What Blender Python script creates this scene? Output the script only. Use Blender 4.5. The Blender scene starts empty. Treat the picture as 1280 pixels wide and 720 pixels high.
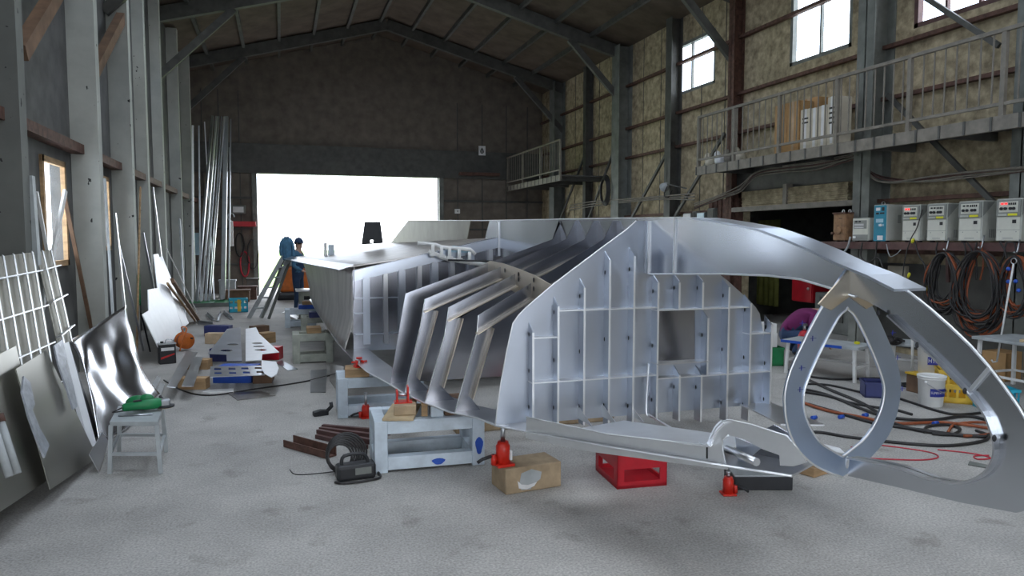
import bpy, bmesh, math, random
from mathutils import Vector, Matrix
from mathutils.geometry import tessellate_polygon
random.seed(7)
S = bpy.context.scene
C = S.collection
V = Vector
# ------------------------------------------------------------------ camera, world, light, exposure
CAMZ = 1.8
FPX = 900.0
PH = math.atan(63 / 900)
TH = math.atan(290 / 900 * math.cos(PH))
cd = bpy.data.cameras.new('camera'); cam = bpy.data.objects.new('camera', cd); C.objects.link(cam)
cam.location = (0, 0, CAMZ)
cam.rotation_euler = (math.pi / 2 - PH, 0, -TH)
cd.sensor_width = 36; cd.lens = FPX / 1280 * 36; cd.clip_start = 0.05; cd.clip_end = 300
S.camera = cam
S.view_settings.view_transform = 'Standard'; S.view_settings.look = 'None'
S.view_settings.gamma = 1; S.view_settings.use_curve_mapping = False
S.view_settings.exposure = 0.75
W = bpy.data.worlds.new('world'); S.world = W; W.use_nodes = True
wn = W.node_tree.nodes; wl = W.node_tree.links
bg = wn['Background']
tc = wn.new('ShaderNodeTexCoord'); mp = wn.new('ShaderNodeMapping'); nz = wn.new('ShaderNodeTexNoise'); cr = wn.new('ShaderNodeValToRGB')
mp.inputs['Scale'].default_value = (1.2, 1.2, 3.0)
nz.inputs['Scale'].default_value = 2.2; nz.inputs['Detail'].default_value = 4
cr.color_ramp.elements[0].position = .3; cr.color_ramp.elements[0].color = (.66, .80, 1, 1)
cr.color_ramp.elements[1].position = .65; cr.color_ramp.elements[1].color = (1, 1, 1, 1)
wl.new(tc.outputs['Generated'], mp.inputs['Vector']); wl.new(mp.outputs['Vector'], nz.inputs['Vector'])
wl.new(nz.outputs['Fac'], cr.inputs['Fac']); wl.new(cr.outputs['Color'], bg.inputs['Color'])
bg.inputs['Strength'].default_value = 4.5

def portal(name, loc, rot, sx, sy):
    l = bpy.data.lights.new(name, 'AREA'); l.shape = 'RECTANGLE'; l.size = sx; l.size_y = sy
    l.cycles.is_portal = True
    o = bpy.data.objects.new(name, l); C.objects.link(o); o.location = loc; o.rotation_euler = rot
# daylight enters by the shutter door, side windows, and an added front bay and roof lights
XL, XR, YB, YF = -2.6, 9.2, 25.0, -8.0
RIDGE_X, EAVE, RIDGE = 3.3, 7.0, 8.6
portal('added_bay_daylight', (2.2, YF - .3, 1.9), (math.pi / 2, 0, 0), 4.4, 3.8)
portal('shutter_door_daylight', (2.33, YB + .3, 2.0), (-math.pi / 2, 0, 0), 6.0, 3.9)

# ------------------------------------------------------------------ pixel helpers: a photo pixel to a real point on a plane
_st, _ct, _sp, _cp = math.sin(TH), math.cos(TH), math.sin(PH), math.cos(PH)
FW = V((_st * _cp, _ct * _cp, -_sp)); RT = V((_ct, -_st, 0)); UP = V((_st * _sp, _ct * _sp, _cp))
EYE = V((0, 0, CAMZ))
def ray(x, y): return FW + RT * ((x - 640) / FPX) + UP * ((360 - y) / FPX)
def onX(x, y, X): d = ray(x, y); return EYE + d * (X / d.x)
def onY(x, y, Y): d = ray(x, y); return EYE + d * (Y / d.y)
def onZ(x, y, Z=0.0): d = ray(x, y); return EYE + d * ((Z - CAMZ) / d.z)
def onP(x, y, p, n):
    d = ray(x, y); n = V(n); return EYE + d * ((V(p) - EYE).dot(n) / d.dot(n))

# ------------------------------------------------------------------ mesh builder
class MB:
    def __init__(s): s.v = []; s.f = []; s.sm = []
    def add(s, vs, fs, smooth=False):
        b = len(s.v); s.v += [V(v) for v in vs]
        for f in fs: s.f.append([b + i for i in f]); s.sm.append(smooth)
        return s
    def box(s, c, d, rz=0, M=None):
        x, y, z = d[0] / 2, d[1] / 2, d[2] / 2
        vs = [V((i, j, k)) for i in (-x, x) for j in (-y, y) for k in (-z, z)]
        R = M if M is not None else Matrix.Rotation(rz, 3, 'Z')
        vs = [R @ v + V(c) for v in vs]
        return s.add(vs, [(0, 1, 3, 2), (4, 6, 7, 5), (0, 4, 5, 1), (2, 3, 7, 6), (0, 2, 6, 4), (1, 5, 7, 3)])
    def bb(s, a, b):
        a, b = V(a), V(b)
        return s.box((a + b) / 2, [abs(q) for q in (b - a)])
    def bar(s, a, b, w, h, up=(0, 0, 1)):
        a, b = V(a), V(b); t = (b - a); L = t.length; t.normalize(); u = V(up)
        if abs(t.dot(u)) > .98: u = V((1, 0, 0))
        x = t.cross(u).normalized(); y = x.cross(t)
        vs = []
        for p in (a, b):
            for i, j in ((-1, -1), (1, -1), (1, 1), (-1, 1)): vs.append(p + x * (i * w / 2) + y * (j * h / 2))
        return s.add(vs, [(0, 1, 2, 3), (7, 6, 5, 4), (0, 4, 5, 1), (1, 5, 6, 2), (2, 6, 7, 3), (3, 7, 4, 0)])
    def tube(s, pts, r, n=8, closed=False, cap=True):
        pts = [V(p) for p in pts]; N = len(pts)
        rr = r if isinstance(r, (list, tuple)) else [r] * N
        vs = []; prev = None
        for i, p in enumerate(pts):
            if closed: t = pts[(i + 1) % N] - pts[i - 1]
            else: t = pts[min(i + 1, N - 1)] - pts[max(i - 1, 0)]
            if t.length < 1e-9: t = V((0, 0, 1))
            t.normalize()
            if prev is None:
                u = V((0, 0, 1)) if abs(t.z) < .9 else V((1, 0, 0))
                x = t.cross(u).normalized()
            else:
                x = prev - t * prev.dot(t)
                x = x.normalized() if x.length > 1e-6 else t.orthogonal().normalized()
            prev = x; y = t.cross(x)
            for k in range(n):
                a = 2 * math.pi * k / n; vs.append(p + (x * math.cos(a) + y * math.sin(a)) * rr[i])
        fs = []
        for i in range(N if closed else N - 1):
            j = (i + 1) % N
            for k in range(n): fs.append((i * n + k, i * n + (k + 1) % n, j * n + (k + 1) % n, j * n + k))
        s.add(vs, fs, True)
        if cap and not closed:
            b = len(s.v) - N * n
            s.f.append([b + k for k in range(n)][::-1]); s.sm.append(False)
            s.f.append([b + (N - 1) * n + k for k in range(n)]); s.sm.append(False)
        return s
    def lathe(s, prof, c=(0, 0, 0), n=20, M=None, smooth=True):
        vs = []; R = M if M is not None else Matrix.Identity(3)
        for r, z in prof:
            for k in range(n):
                a = 2 * math.pi * k / n; vs.append(R @ V((r * math.cos(a), r * math.sin(a), z)) + V(c))
        fs = []; N = len(prof)
        for i in range(N - 1):
            for k in range(n): fs.append((i * n + k, i * n + (k + 1) % n, (i + 1) * n + (k + 1) % n, (i + 1) * n + k))
        s.add(vs, fs, smooth)
        b = len(s.v) - N * n
        if prof[0][0] > 1e-5: s.f.append([b + k for k in range(n)][::-1]); s.sm.append(False)
        if prof[-1][0] > 1e-5: s.f.append([b + (N - 1) * n + k for k in range(n)]); s.sm.append(False)
        return s
    def cyl(s, a, b, r, n=14): return s.tube([a, b], r, n)
    def ball(s, c, r, n=12, m=8):
        rx = r if isinstance(r, (tuple, list)) else (r, r, r)
        vs = [];
        for i in range(m + 1):
            t = math.pi * i / m
            for k in range(n):
                a = 2 * math.pi * k / n
                vs.append(V((rx[0] * math.sin(t) * math.cos(a), rx[1] * math.sin(t) * math.sin(a), rx[2] * math.cos(t))) + V(c))
        fs = [(i * n + k, i * n + (k + 1) % n, (i + 1) * n + (k + 1) % n, (i + 1) * n + k) for i in range(m) for k in range(n)]
        return s.add(vs, fs, True)
    def prism(s, loops, off):
        if not isinstance(loops[0][0], (list, tuple, Vector)): loops = [loops]
        loops = [[V(p) for p in L] for L in loops]; off = V(off)
        flat = [p for L in loops for p in L]; n = len(flat)
        tri = tessellate_polygon(loops)
        vs = flat + [p + off for p in flat]; fs = [tuple(t) for t in tri] + [tuple(i + n for i in t[::-1]) for t in tri]
        b = 0
        for L in loops:
            m = len(L)
            for i in range(m): j = (i + 1) % m; fs.append((b + i, b + j, n + b + j, n + b + i))
            b += m
        return s.add(vs, fs)
    def strip(s, pts, c, hw, th, side=1):
        """flat bar swept along pts; c = unit cross direction, hw = half width, th = thickness"""
        pts = [V(p) for p in pts]; c = V(c).normalized(); vs = []; N = len(pts)
        for i, p in enumerate(pts):
            t = (pts[min(i + 1, N - 1)] - pts[max(i - 1, 0)]).normalized(); nn = c.cross(t).normalized() * th * side
            vs += [p - c * hw, p + c * hw, p + c * hw + nn, p - c * hw + nn]
        fs = [(0, 1, 2, 3), tuple(4 * (N - 1) + k for k in (3, 2, 1, 0))]
        for i in range(N - 1):
            for k in range(4): fs.append((4 * i + k, 4 * i + (k + 1) % 4, 4 * i + 4 + (k + 1) % 4, 4 * i + 4 + k))
        return s.add(vs, fs)
    def grid(s, P, smooth=True, th=None):
        """P[i][j] points; optional thickness vector th"""
        n, m = len(P), len(P[0])
        vs = [V(p) for r in P for p in r]
        fs = [(i * m + j, i * m + j + 1, (i + 1) * m + j + 1, (i + 1) * m + j) for i in range(n - 1) for j in range(m - 1)]
        if th is None: return s.add(vs, fs, smooth)
        th = V(th); k = n * m
        fs2 = [tuple(q + k for q in f[::-1]) for f in fs]
        rim = [i * m for i in range(n)] ; edge = list(range(m)) + [i * m + m - 1 for i in range(1, n)] + [(n - 1) * m + j for j in range(m - 2, -1, -1)] + [i * m for i in range(n - 2, 0, -1)]
        s.add(vs + [v + th for v in vs], fs + fs2, smooth)
        b = len(s.v) - 2 * k
        for i in range(len(edge)):
            a, c = edge[i], edge[(i + 1) % len(edge)]
            s.f.append([b + a, b + c, b + c + k, b + a + k]); s.sm.append(False)
        return s

def smooth_path(pts, k=6, closed=False):
    pts = [V(p) for p in pts]; N = len(pts); out = []
    rng = range(N) if closed else range(N - 1)
    for i in rng:
        if closed: p0, p1, p2, p3 = pts[i - 1], pts[i], pts[(i + 1) % N], pts[(i + 2) % N]
        else: p0, p1, p2, p3 = pts[max(i - 1, 0)], pts[i], pts[i + 1], pts[min(i + 2, N - 1)]
        for j in range(k):
            t = j / k
            out.append(.5 * ((2 * p1) + (p2 - p0) * t + (2 * p0 - 5 * p1 + 4 * p2 - p3) * t * t + (3 * p1 - p0 - 3 * p2 + p3) * t ** 3))
    if not closed: out.append(pts[-1])
    return out

# ------------------------------------------------------------------ objects
ROOTM = {}
def thing(name, label, cat, loc=(0, 0, 0), rz=0, group=None):
    o = bpy.data.objects.new(name, None); C.objects.link(o)
    o.empty_display_size = .05
    o.location = loc; o.rotation_euler = (0, 0, rz); o['label'] = label; o['category'] = cat
    if group: o['group'] = group
    ROOTM[o] = Matrix.Translation(V(loc)) @ Matrix.Rotation(rz, 4, 'Z')
    return o
def obj(name, mb, m, parent=None, world=False, bevel=0, label=None):
    vs = mb.v
    if world and parent is not None:
        I = ROOTM[parent].inverted(); vs = [I @ v for v in vs]
    me = bpy.data.meshes.new(name); me.from_pydata([tuple(v) for v in vs], [], mb.f); me.update()
    me.polygons.foreach_set('use_smooth', mb.sm)
    bm = bmesh.new(); bm.from_mesh(me); bmesh.ops.recalc_face_normals(bm, faces=bm.faces); bm.to_mesh(me); bm.free()
    o = bpy.data.objects.new(name, me); C.objects.link(o)
    if m is not None: me.materials.append(m)
    if parent is not None: o.parent = parent; ROOTM[o] = ROOTM[parent]
    else: ROOTM[o] = Matrix.Identity(4)
    if bevel:
        b = o.modifiers.new('bevel', 'BEVEL'); b.width = bevel; b.segments = 2; b.limit_method = 'ANGLE'; b.angle_limit = math.radians(50)
    if label: o['label'] = label
    return o
def tag(o, label, cat, group=None):
    o['label'] = label; o['category'] = cat
    if group: o['group'] = group
    return o
def struct(name, mb, m, label=None, **k):
    o = obj(name, mb, m, **k); o['kind'] = 'structure'
    if label: o['label'] = label
    return o
def solo(name, mb, m, label, cat, group=None, bevel=0):
    """a thing that is one mesh: origin moved to its base centre"""
    xs = [v.x for v in mb.v]; ys = [v.y for v in mb.v]; zs = [v.z for v in mb.v]
    loc = V(((min(xs) + max(xs)) / 2, (min(ys) + max(ys)) / 2, min(zs)))
    mb.v = [v - loc for v in mb.v]
    o = obj(name, mb, m, bevel=bevel); o.location = loc; ROOTM[o] = Matrix.Translation(loc)
    return tag(o, label, cat, group)
def dup(root, loc, rz=0, label=None, group=None, scale=None):
    r = root.copy(); C.objects.link(r); r.location = loc; r.rotation_euler = (0, 0, rz)
    if label: r['label'] = label
    if group: r['group'] = group
    if scale: r.scale = scale
    def rec(a, b):
        for ch in list(a.children):
            c = ch.copy(); C.objects.link(c); c.parent = b; rec(ch, c)
    rec(root, r)
    ROOTM[r] = Matrix.Translation(V(loc)) @ Matrix.Rotation(rz, 4, 'Z')
    return r

# ------------------------------------------------------------------ materials
def mat(name, col, rough=.6, metal=0.0, var=.12, scale=6.0, bump=0.0, bscale=60.0, rvar=0.0, col2=None, stretch=None, detail=5):
    m = bpy.data.materials.new(name); m.use_nodes = True
    n = m.node_tree.nodes; l = m.node_tree.links; b = n['Principled BSDF']
    t = n.new('ShaderNodeTexCoord'); src = t.outputs['Object']
    if stretch:
        mpn = n.new('ShaderNodeMapping'); mpn.inputs['Scale'].default_value = stretch; l.new(src, mpn.inputs['Vector']); src = mpn.outputs['Vector']
    z = n.new('ShaderNodeTexNoise'); z.inputs['Scale'].default_value = scale; z.inputs['Detail'].default_value = detail; z.inputs['Roughness'].default_value = .6
    l.new(src, z.inputs['Vector'])
    r = n.new('ShaderNodeValToRGB'); r.color_ramp.elements[0].position = .32; r.color_ramp.elements[1].position = .68
    if metal > .5: r.color_ramp.interpolation = 'EASE'; r.color_ramp.elements[0].position = .15; r.color_ramp.elements[1].position = .85
    a = [max(0, c * (1 - var)) for c in col]; d = [min(1, c * (1 + var)) for c in (col2 or col)]
    r.color_ramp.elements[0].color = (*a, 1); r.color_ramp.elements[1].color = (*d, 1)
    l.new(z.outputs['Fac'], r.inputs['Fac']); l.new(r.outputs['Color'], b.inputs['Base Color'])
    b.inputs['Metallic'].default_value = metal; b.inputs['Roughness'].default_value = rough
    if rvar:
        mr = n.new('ShaderNodeMapRange'); mr.interpolation_type = 'SMOOTHSTEP'; mr.inputs['From Min'].default_value = .1; mr.inputs['From Max'].default_value = .9
        mr.inputs['To Min'].default_value = max(.03, rough - rvar); mr.inputs['To Max'].default_value = rough + rvar
        l.new(z.outputs['Fac'], mr.inputs['Value']); l.new(mr.outputs['Result'], b.inputs['Roughness'])
    if bump:
        z2 = n.new('ShaderNodeTexNoise'); z2.inputs['Scale'].default_value = bscale; z2.inputs['Detail'].default_value = 4 if bscale > 8 else 1; l.new(src, z2.inputs['Vector'])
        bp = n.new('ShaderNodeBump'); bp.inputs['Strength'].default_value = bump; bp.inputs['Distance'].default_value = .01
        l.new(z2.outputs['Fac'], bp.inputs['Height']); l.new(bp.outputs['Normal'], b.inputs['Normal'])
    return m

def speckled(name, col, spot, scale=9, thr=.66, rough=.8, var=.15, stretch=None):
    """paint with small dark spatters"""
    m = mat(name, col, rough, var=var, scale=1.4); n = m.node_tree.nodes; l = m.node_tree.links
    b = n['Principled BSDF']; old = b.inputs['Base Color'].links[0].from_socket
    t = n.new('ShaderNodeTexCoord'); z = n.new('ShaderNodeTexNoise'); z.inputs['Scale'].default_value = scale; z.inputs['Detail'].default_value = 3
    src = t.outputs['Object']
    if stretch:
        mpn = n.new('ShaderNodeMapping'); mpn.inputs['Scale'].default_value = stretch; l.new(src, mpn.inputs['Vector']); src = mpn.outputs['Vector']
    l.new(src, z.inputs['Vector'])
    r = n.new('ShaderNodeValToRGB'); r.color_ramp.elements[0].position = thr; r.color_ramp.elements[0].color = (0, 0, 0, 1)
    r.color_ramp.elements[1].position = thr + .02; r.color_ramp.elements[1].color = (1, 1, 1, 1)
    l.new(z.outputs['Fac'], r.inputs['Fac'])
    mx = n.new('ShaderNodeMixRGB'); l.new(r.outputs['Color'], mx.inputs['Fac']); l.new(old, mx.inputs['Color1']); mx.inputs['Color2'].default_value = (*spot, 1)
    l.new(mx.outputs['Color'], b.inputs['Base Color'])
    return m

MT = dict(
    alu=mat('brushed_aluminium', (.66, .67, .69), .31, 1, var=.10, scale=2.5, bump=.35, bscale=2, detail=1.5),
    aluf=mat('shaded_frame_aluminium', (.40, .41, .45), .23, 1, var=.14, scale=3, bump=.35, bscale=2, detail=1.5),  # darkened copy of the aluminium, for dark reflections among the frames
    alub=mat('sheet_aluminium', (.56, .60, .67), .30, 1, var=.12, scale=2.2, bump=.5, bscale=1.6, detail=1.5),
    alur=mat('reflection_streaked_aluminium', (.46, .44, .42), .38, 1, var=.25, scale=4, bump=.05, bscale=7, detail=2, stretch=(1, 1, .25)),  # brownish streaks in the colour stand in for reflections
    edge=mat('cut_edge_and_lit_aluminium', (.88, .89, .90), .42, 1, var=.05),
    alus=mat('stem_aluminium', (.58, .60, .64), .20, 1, var=.10, scale=2, bump=.8, bscale=1.4, detail=1.5),
    alubl=mat('blue_cast_aluminium', (.46, .55, .70), .31, 1, var=.15, scale=3, bump=.3, bscale=2, detail=1.5),  # blue in the base colour stands in for bluish reflections
    alud=mat('dull_aluminium', (.30, .285, .23), .5, .6, var=.2, scale=2),
    alug=mat('grey_olive_aluminium', (.36, .35, .31), .33, 1, var=.15, scale=1.2, bump=.3, bscale=1.5, detail=1.5),
    alut=mat('warm_aluminium', (.66, .58, .46), .34, 1, var=.08, scale=4),
    mirror=mat('polished_aluminium', (.66, .67, .70), .20, 1, var=.08, scale=2, bump=.55, bscale=1.6, detail=1.5),
    film=mat('torn_protective_film', (.34, .36, .40), .35, .2, var=.25, scale=14, bump=.4, bscale=18),
    hole=mat('dark_gap', (.02, .02, .022), .8),
    white=mat('white_paint', (.80, .80, .78), .5, var=.05),
    board=mat('white_board', (.85, .86, .88), .4, var=.04),
    black=mat('black_plastic', (.02, .021, .024), .45, var=.2),
    rubber=mat('black_cable_rubber', (.022, .02, .02), .5, var=.2),
    orange=mat('orange_hose_rubber', (.30, .075, .025), .5, var=.25),
    redcord=mat('red_cord', (.5, .03, .05), .5),
    red=mat('red_jack_paint', (.62, .025, .012), .35, var=.15),
    redp=mat('red_crate_plastic', (.50, .008, .02), .38, var=.12),
    wood=mat('bare_timber', (.42, .27, .14), .75, var=.3, scale=3, stretch=(1, 1, 6), bump=.2),
    woodp=mat('pale_timber', (.55, .42, .28), .75, var=.25, scale=4, bump=.2),
    woodd=mat('dark_timber', (.17, .10, .06), .8, var=.3, scale=4, bump=.2),
    ply=mat('plywood', (.52, .40, .24), .8, var=.2, scale=5),
    stand=mat('pale_blue_stand_paint', (.60, .68, .75), .55, var=.14, scale=7, bump=.1),
    standg=mat('mossy_grey_stand_paint', (.42, .44, .38), .75, var=.2, scale=8, bump=.15),
    blue=mat('blue_paint', (.02, .09, .48), .5, var=.15),
    navy=mat('navy_plastic', (.03, .04, .16), .45),
    cyan=mat('turquoise_plastic', (.02, .42, .58), .42, var=.1),
    yellow=mat('yellow_plastic', (.72, .46, .04), .45, var=.15),
    lime=mat('yellow_tag', (.75, .72, .03), .45),
    green=mat('green_tool_plastic', (.01, .22, .07), .4, var=.2),
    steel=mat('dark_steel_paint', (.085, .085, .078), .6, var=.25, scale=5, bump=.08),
    steelg=mat('grey_green_steel_paint', (.17, .18, .165), .6, var=.25, scale=4, bump=.08),
    steell=mat('pale_steel_paint', (.42, .45, .46), .55, var=.2, scale=4),
    rail=mat('weathered_rail_paint', (.21, .19, .16), .6, var=.25, scale=6),
    rust=mat('rusty_steel', (.11, .055, .04), .75, var=.4, scale=12, bump=.15),
    rbrown=mat('brown_shelf_paint', (.11, .055, .05), .6, var=.3, scale=8),
    galv=mat('galvanised_tube', (.55, .57, .60), .32, 1, var=.12, scale=5),
    concrete_b=mat('weathered_block', (.40, .30, .19), .85, var=.25, scale=6, bump=.3),
    wgrey=mat('light_grey_cabinet', (.50, .51, .46), .45, var=.08),
    wfront=mat('ivory_cabinet', (.68, .68, .60), .4, var=.06),
    wtop=mat('grey_cabinet_trim', (.27, .28, .26), .45),
    wblue=mat('teal_blue_cabinet', (.02, .25, .37), .4, var=.1),
    wbrown=mat('rust_brown_cabinet', (.30, .17, .09), .7, var=.35, scale=10),
    card=mat('cardboard', (.50, .30, .13), .85, var=.12),
    cardw=mat('white_carton', (.62, .57, .46), .8, var=.08),
    cloth_navy=mat('navy_work_cloth', (.03, .06, .13), .85, var=.2, bump=.3, bscale=30),
    cloth_teal=mat('faded_blue_cloth', (.06, .16, .26), .85, var=.3, bump=.3, bscale=30),
    cloth_purple=mat('purple_work_cloth', (.17, .02, .11), .85, var=.2, bump=.3, bscale=30),
    skin=mat('skin', (.55, .33, .24), .55, var=.06), hair=mat('black_hair', (.015, .013, .012), .6),
    glass=mat('frosted_daylight_glass', (.9, .92, .95), .3),
    curtain=mat('olive_curtain', (.26, .27, .07), .8, var=.25, scale=3),
    grass=mat('grass_ground', (.20, .30, .08), .9, var=.3, scale=3, bump=.5),
    asphalt=mat('outside_paving', (.45, .44, .42), .9, var=.12, scale=2),
    label=mat('white_label', (.8, .8, .8), .6), ink=mat('dark_blue_ink', (.02, .03, .28), .5), inkk=mat('black_ink', (.02, .02, .02), .6), inkr=mat('red_ink', (.5, .02, .02), .6),
    verm=mat('vermilion_plastic', (.60, .15, .02), .45, var=.2), clear=mat('pale_blue_plastic', (.40, .62, .72), .35),
)
def led(name, col, e):
    m = bpy.data.materials.new(name); m.use_nodes = True; b = m.node_tree.nodes['Principled BSDF']
    b.inputs['Base Color'].default_value = (*col, 1); b.inputs['Emission Color'].default_value = (*col, 1); b.inputs['Emission Strength'].default_value = e
    return m
MT['led'] = led('red_display', (.9, .03, .03), 1.2)
# window glass lets daylight through
def glassmat():
    m = bpy.data.materials.new('clear_window_glass'); m.use_nodes = True; n = m.node_tree.nodes; l = m.node_tree.links
    n.remove(n['Principled BSDF']); tr = n.new('ShaderNodeBsdfTransparent'); gl = n.new('ShaderNodeBsdfGlossy'); mx = n.new('ShaderNodeMixShader')
    mx.inputs['Fac'].default_value = .06; gl.inputs['Roughness'].default_value = .1; tr.inputs['Color'].default_value = (.93, .95, .97, 1)
    l.new(tr.outputs[0], mx.inputs[1]); l.new(gl.outputs[0], mx.inputs[2]); l.new(mx.outputs[0], n['Material Output'].inputs['Surface'])
    return m
MT['glass'] = glassmat()
# floor concrete: broad stains, fine speckle, joint lines
def floormat():
    m = mat('workshop_concrete', (.42, .405, .38), .72, var=.22, scale=.9, bump=.18, bscale=45, detail=9)
    n = m.node_tree.nodes; l = m.node_tree.links; b = n['Principled BSDF']; old = b.inputs['Base Color'].links[0].from_socket
    t = n.new('ShaderNodeTexCoord')
    z = n.new('ShaderNodeTexNoise'); z.inputs['Scale'].default_value = 70; z.inputs['Detail'].default_value = 2; l.new(t.outputs['Object'], z.inputs['Vector'])
    r = n.new('ShaderNodeValToRGB'); r.color_ramp.elements[0].position = .3; r.color_ramp.elements[0].color = (.62, .62, .62, 1); r.color_ramp.elements[1].position = .7; r.color_ramp.elements[1].color = (1.25, 1.25, 1.25, 1)
    l.new(z.outputs['Fac'], r.inputs['Fac'])
    mx = n.new('ShaderNodeMixRGB'); mx.blend_type = 'MULTIPLY'; mx.inputs['Fac'].default_value = .8
    l.new(old, mx.inputs['Color1']); l.new(r.outputs['Color'], mx.inputs['Color2'])
    z3 = n.new('ShaderNodeTexNoise'); z3.inputs['Scale'].default_value = 3.2; z3.inputs['Detail'].default_value = 6; l.new(t.outputs['Object'], z3.inputs['Vector'])
    r3 = n.new('ShaderNodeValToRGB'); r3.color_ramp.elements[0].position = .60; r3.color_ramp.elements[0].color = (1, 1, 1, 1); r3.color_ramp.elements[1].position = .72; r3.color_ramp.elements[1].color = (.62, .60, .58, 1)
    l.new(z3.outputs['Fac'], r3.inputs['Fac'])
    m2 = n.new('ShaderNodeMixRGB'); m2.blend_type = 'MULTIPLY'; m2.inputs['Fac'].default_value = .7
    l.new(mx.outputs['Color'], m2.inputs['Color1']); l.new(r3.outputs['Color'], m2.inputs['Color2']); l.new(m2.outputs['Color'], b.inputs['Base Color'])
    return m
MT['floor'] = floormat()
MT['wallD'] = mat('shaded_grey_wall', (.11, .11, .105), .8, var=.25, scale=3)  # grey darkened to paint in the shade between the posts
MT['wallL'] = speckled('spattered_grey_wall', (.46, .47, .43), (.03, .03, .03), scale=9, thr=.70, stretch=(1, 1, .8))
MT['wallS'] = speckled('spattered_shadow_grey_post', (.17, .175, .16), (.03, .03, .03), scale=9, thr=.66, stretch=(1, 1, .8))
MT['wallR'] = mat('mottled_tan_board', (.30, .245, .155), .9, var=.3, scale=7, bump=.25, bscale=40, detail=9, col2=(.42, .35, .23))
MT['wallB'] = mat('brown_corrugated_sheet', (.17, .145, .12), .8, var=.25, scale=3)
MT['roof'] = mat('brown_roof_lining', (.10, .075, .055), .9, var=.3, scale=2)
# ------------------------------------------------------------------ the building
struct('floor', MB().bb((XL - .3, YF, -.2), (XR + 4.6, YB + .4, 0)), MT['floor'], 'grey worn concrete workshop floor')
struct('ground_outside', MB().bb((-40, YB + .4, -.25), (60, YB + 3, -.04)), MT['asphalt'], 'pale paving outside the shutter door')
struct('grass_outside', MB().bb((-40, YB + 3, -.25), (60, 110, -.05)), MT['grass'], 'grass beyond the shutter door')
struct('yard_ground', MB().bb((-30, -40, -.25), (40, YF, -.04)), MT['asphalt'], 'yard in front of the added bay')

def wall_with_holes(axis, pos, th, u0, u1, top, holes, m, name, label):
    """vertical wall along u, holes = (ua, ub, za, zb)"""
    P = (lambda u, z: V((pos, u, z))) if axis == 'X' else (lambda u, z: V((u, pos, z)))
    us = sorted({u0, u1, *[h[0] for h in holes], *[h[1] for h in holes]})
    mb = MB()
    for a, b in zip(us[:-1], us[1:]):
        hs = sorted([h for h in holes if h[0] <= a + 1e-6 and h[1] >= b - 1e-6], key=lambda h: h[2])
        z = 0
        for h in hs:
            if h[2] > z + 1e-6: _q(mb, P, a, b, z, h[2], axis, th)
            z = h[3]
        _q(mb, P, a, b, z, top, axis, th)
    return struct(name, mb, m, label)
def _q(mb, P, a, b, z0, z1, axis, th):
    p, q = P(a, z0), P(b, z1)
    off = V((th, 0, 0)) if axis == 'X' else V((0, th, 0))
    mb.bb(p, q + off)

WINL = [(9.55, 10.5, 1.45, 2.75), (12.35, 12.95, 1.6, 2.75), (-3, 2, 2.2, 4.4)]
WINR = [(7.15, 8.75, 4.95, 6.3), (10.0, 11.55, 5.0, 6.4), (2.2, 5.6, 4.9, 6.3), (14.0, 16, 5.2, 6.4)]
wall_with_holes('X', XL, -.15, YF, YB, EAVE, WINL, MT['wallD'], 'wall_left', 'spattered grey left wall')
OPY0, OPY1, OPZ = 9.55, 12.85, 2.62
wall_with_holes('X', XR, .15, YF, YB, EAVE, WINR + [(OPY0, OPY1, 0, OPZ)], MT['wallR'], 'wall_right', 'mottled tan boarded right wall')
DX0, DX1, DZ = -.68, 5.33, 3.88
mb = MB()
mb.bb((XL, YB, 0), (DX0, YB + .2, EAVE)); mb.bb((DX1, YB, 0), (XR, YB + .2, EAVE)); mb.bb((DX0, YB, DZ), (DX1, YB + .2, EAVE))
mb.prism([(XL, YB, EAVE), (RIDGE_X, YB, RIDGE), (XR, YB, EAVE)], (0, .2, 0))
struct('wall_back', mb, MT['wallB'], 'dark brown back wall around the shutter door')
# back wall girts and dark header above the door
mb = MB().bb((XL, YB - .12, DZ), (XR, YB, DZ + .95)); struct('trim_1', mb, MT['steel'], 'dark header band above the shutter door')
for i, z in enumerate((.9, 2.05, 3.05)):
    struct('trim_%d' % (2 + i), MB().bb((DX1 + .2, YB - .08, z), (XR, YB, z + .07)).bb((XL, YB - .08, z), (DX0 - .15, YB, z + .07)), MT['steel'])
fr = MB().bb((DX0 - .15, YB - .14, 0), (DX0, YB + .2, DZ)).bb((DX1, YB - .14, 0), (DX1 + .15, YB + .2, DZ))
struct('door_1', fr, MT['steelg'], 'steel guide rails of the open shutter door')
# seams of the back wall sheets
mb = MB()
for x in (6.0, 6.9, 7.8, 8.6): mb.bb((x, YB - .03, 0), (x + .03, YB, 6.5))
for x in (-1.2, -1.8, -2.3): mb.bb((x, YB - .03, 0), (x + .03, YB, 6.5))
struct('trim_5', mb, MT['steel'])
# front wall behind the camera; its unseen bay is added as fill light
mb = MB(); FX0, FX1, FZ = 0, 4.4, 3.8
mb.bb((XL, YF - .2, 0), (FX0, YF, EAVE)); mb.bb((FX1, YF - .2, 0), (XR, YF, EAVE)); mb.bb((FX0, YF - .2, FZ), (FX1, YF, EAVE))
mb.prism([(XL, YF, EAVE), (RIDGE_X, YF, RIDGE), (XR, YF, EAVE)], (0, -.2, 0))
struct('wall_front', mb, MT['wallB'], 'brown front wall around the bay added for fill light')
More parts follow.
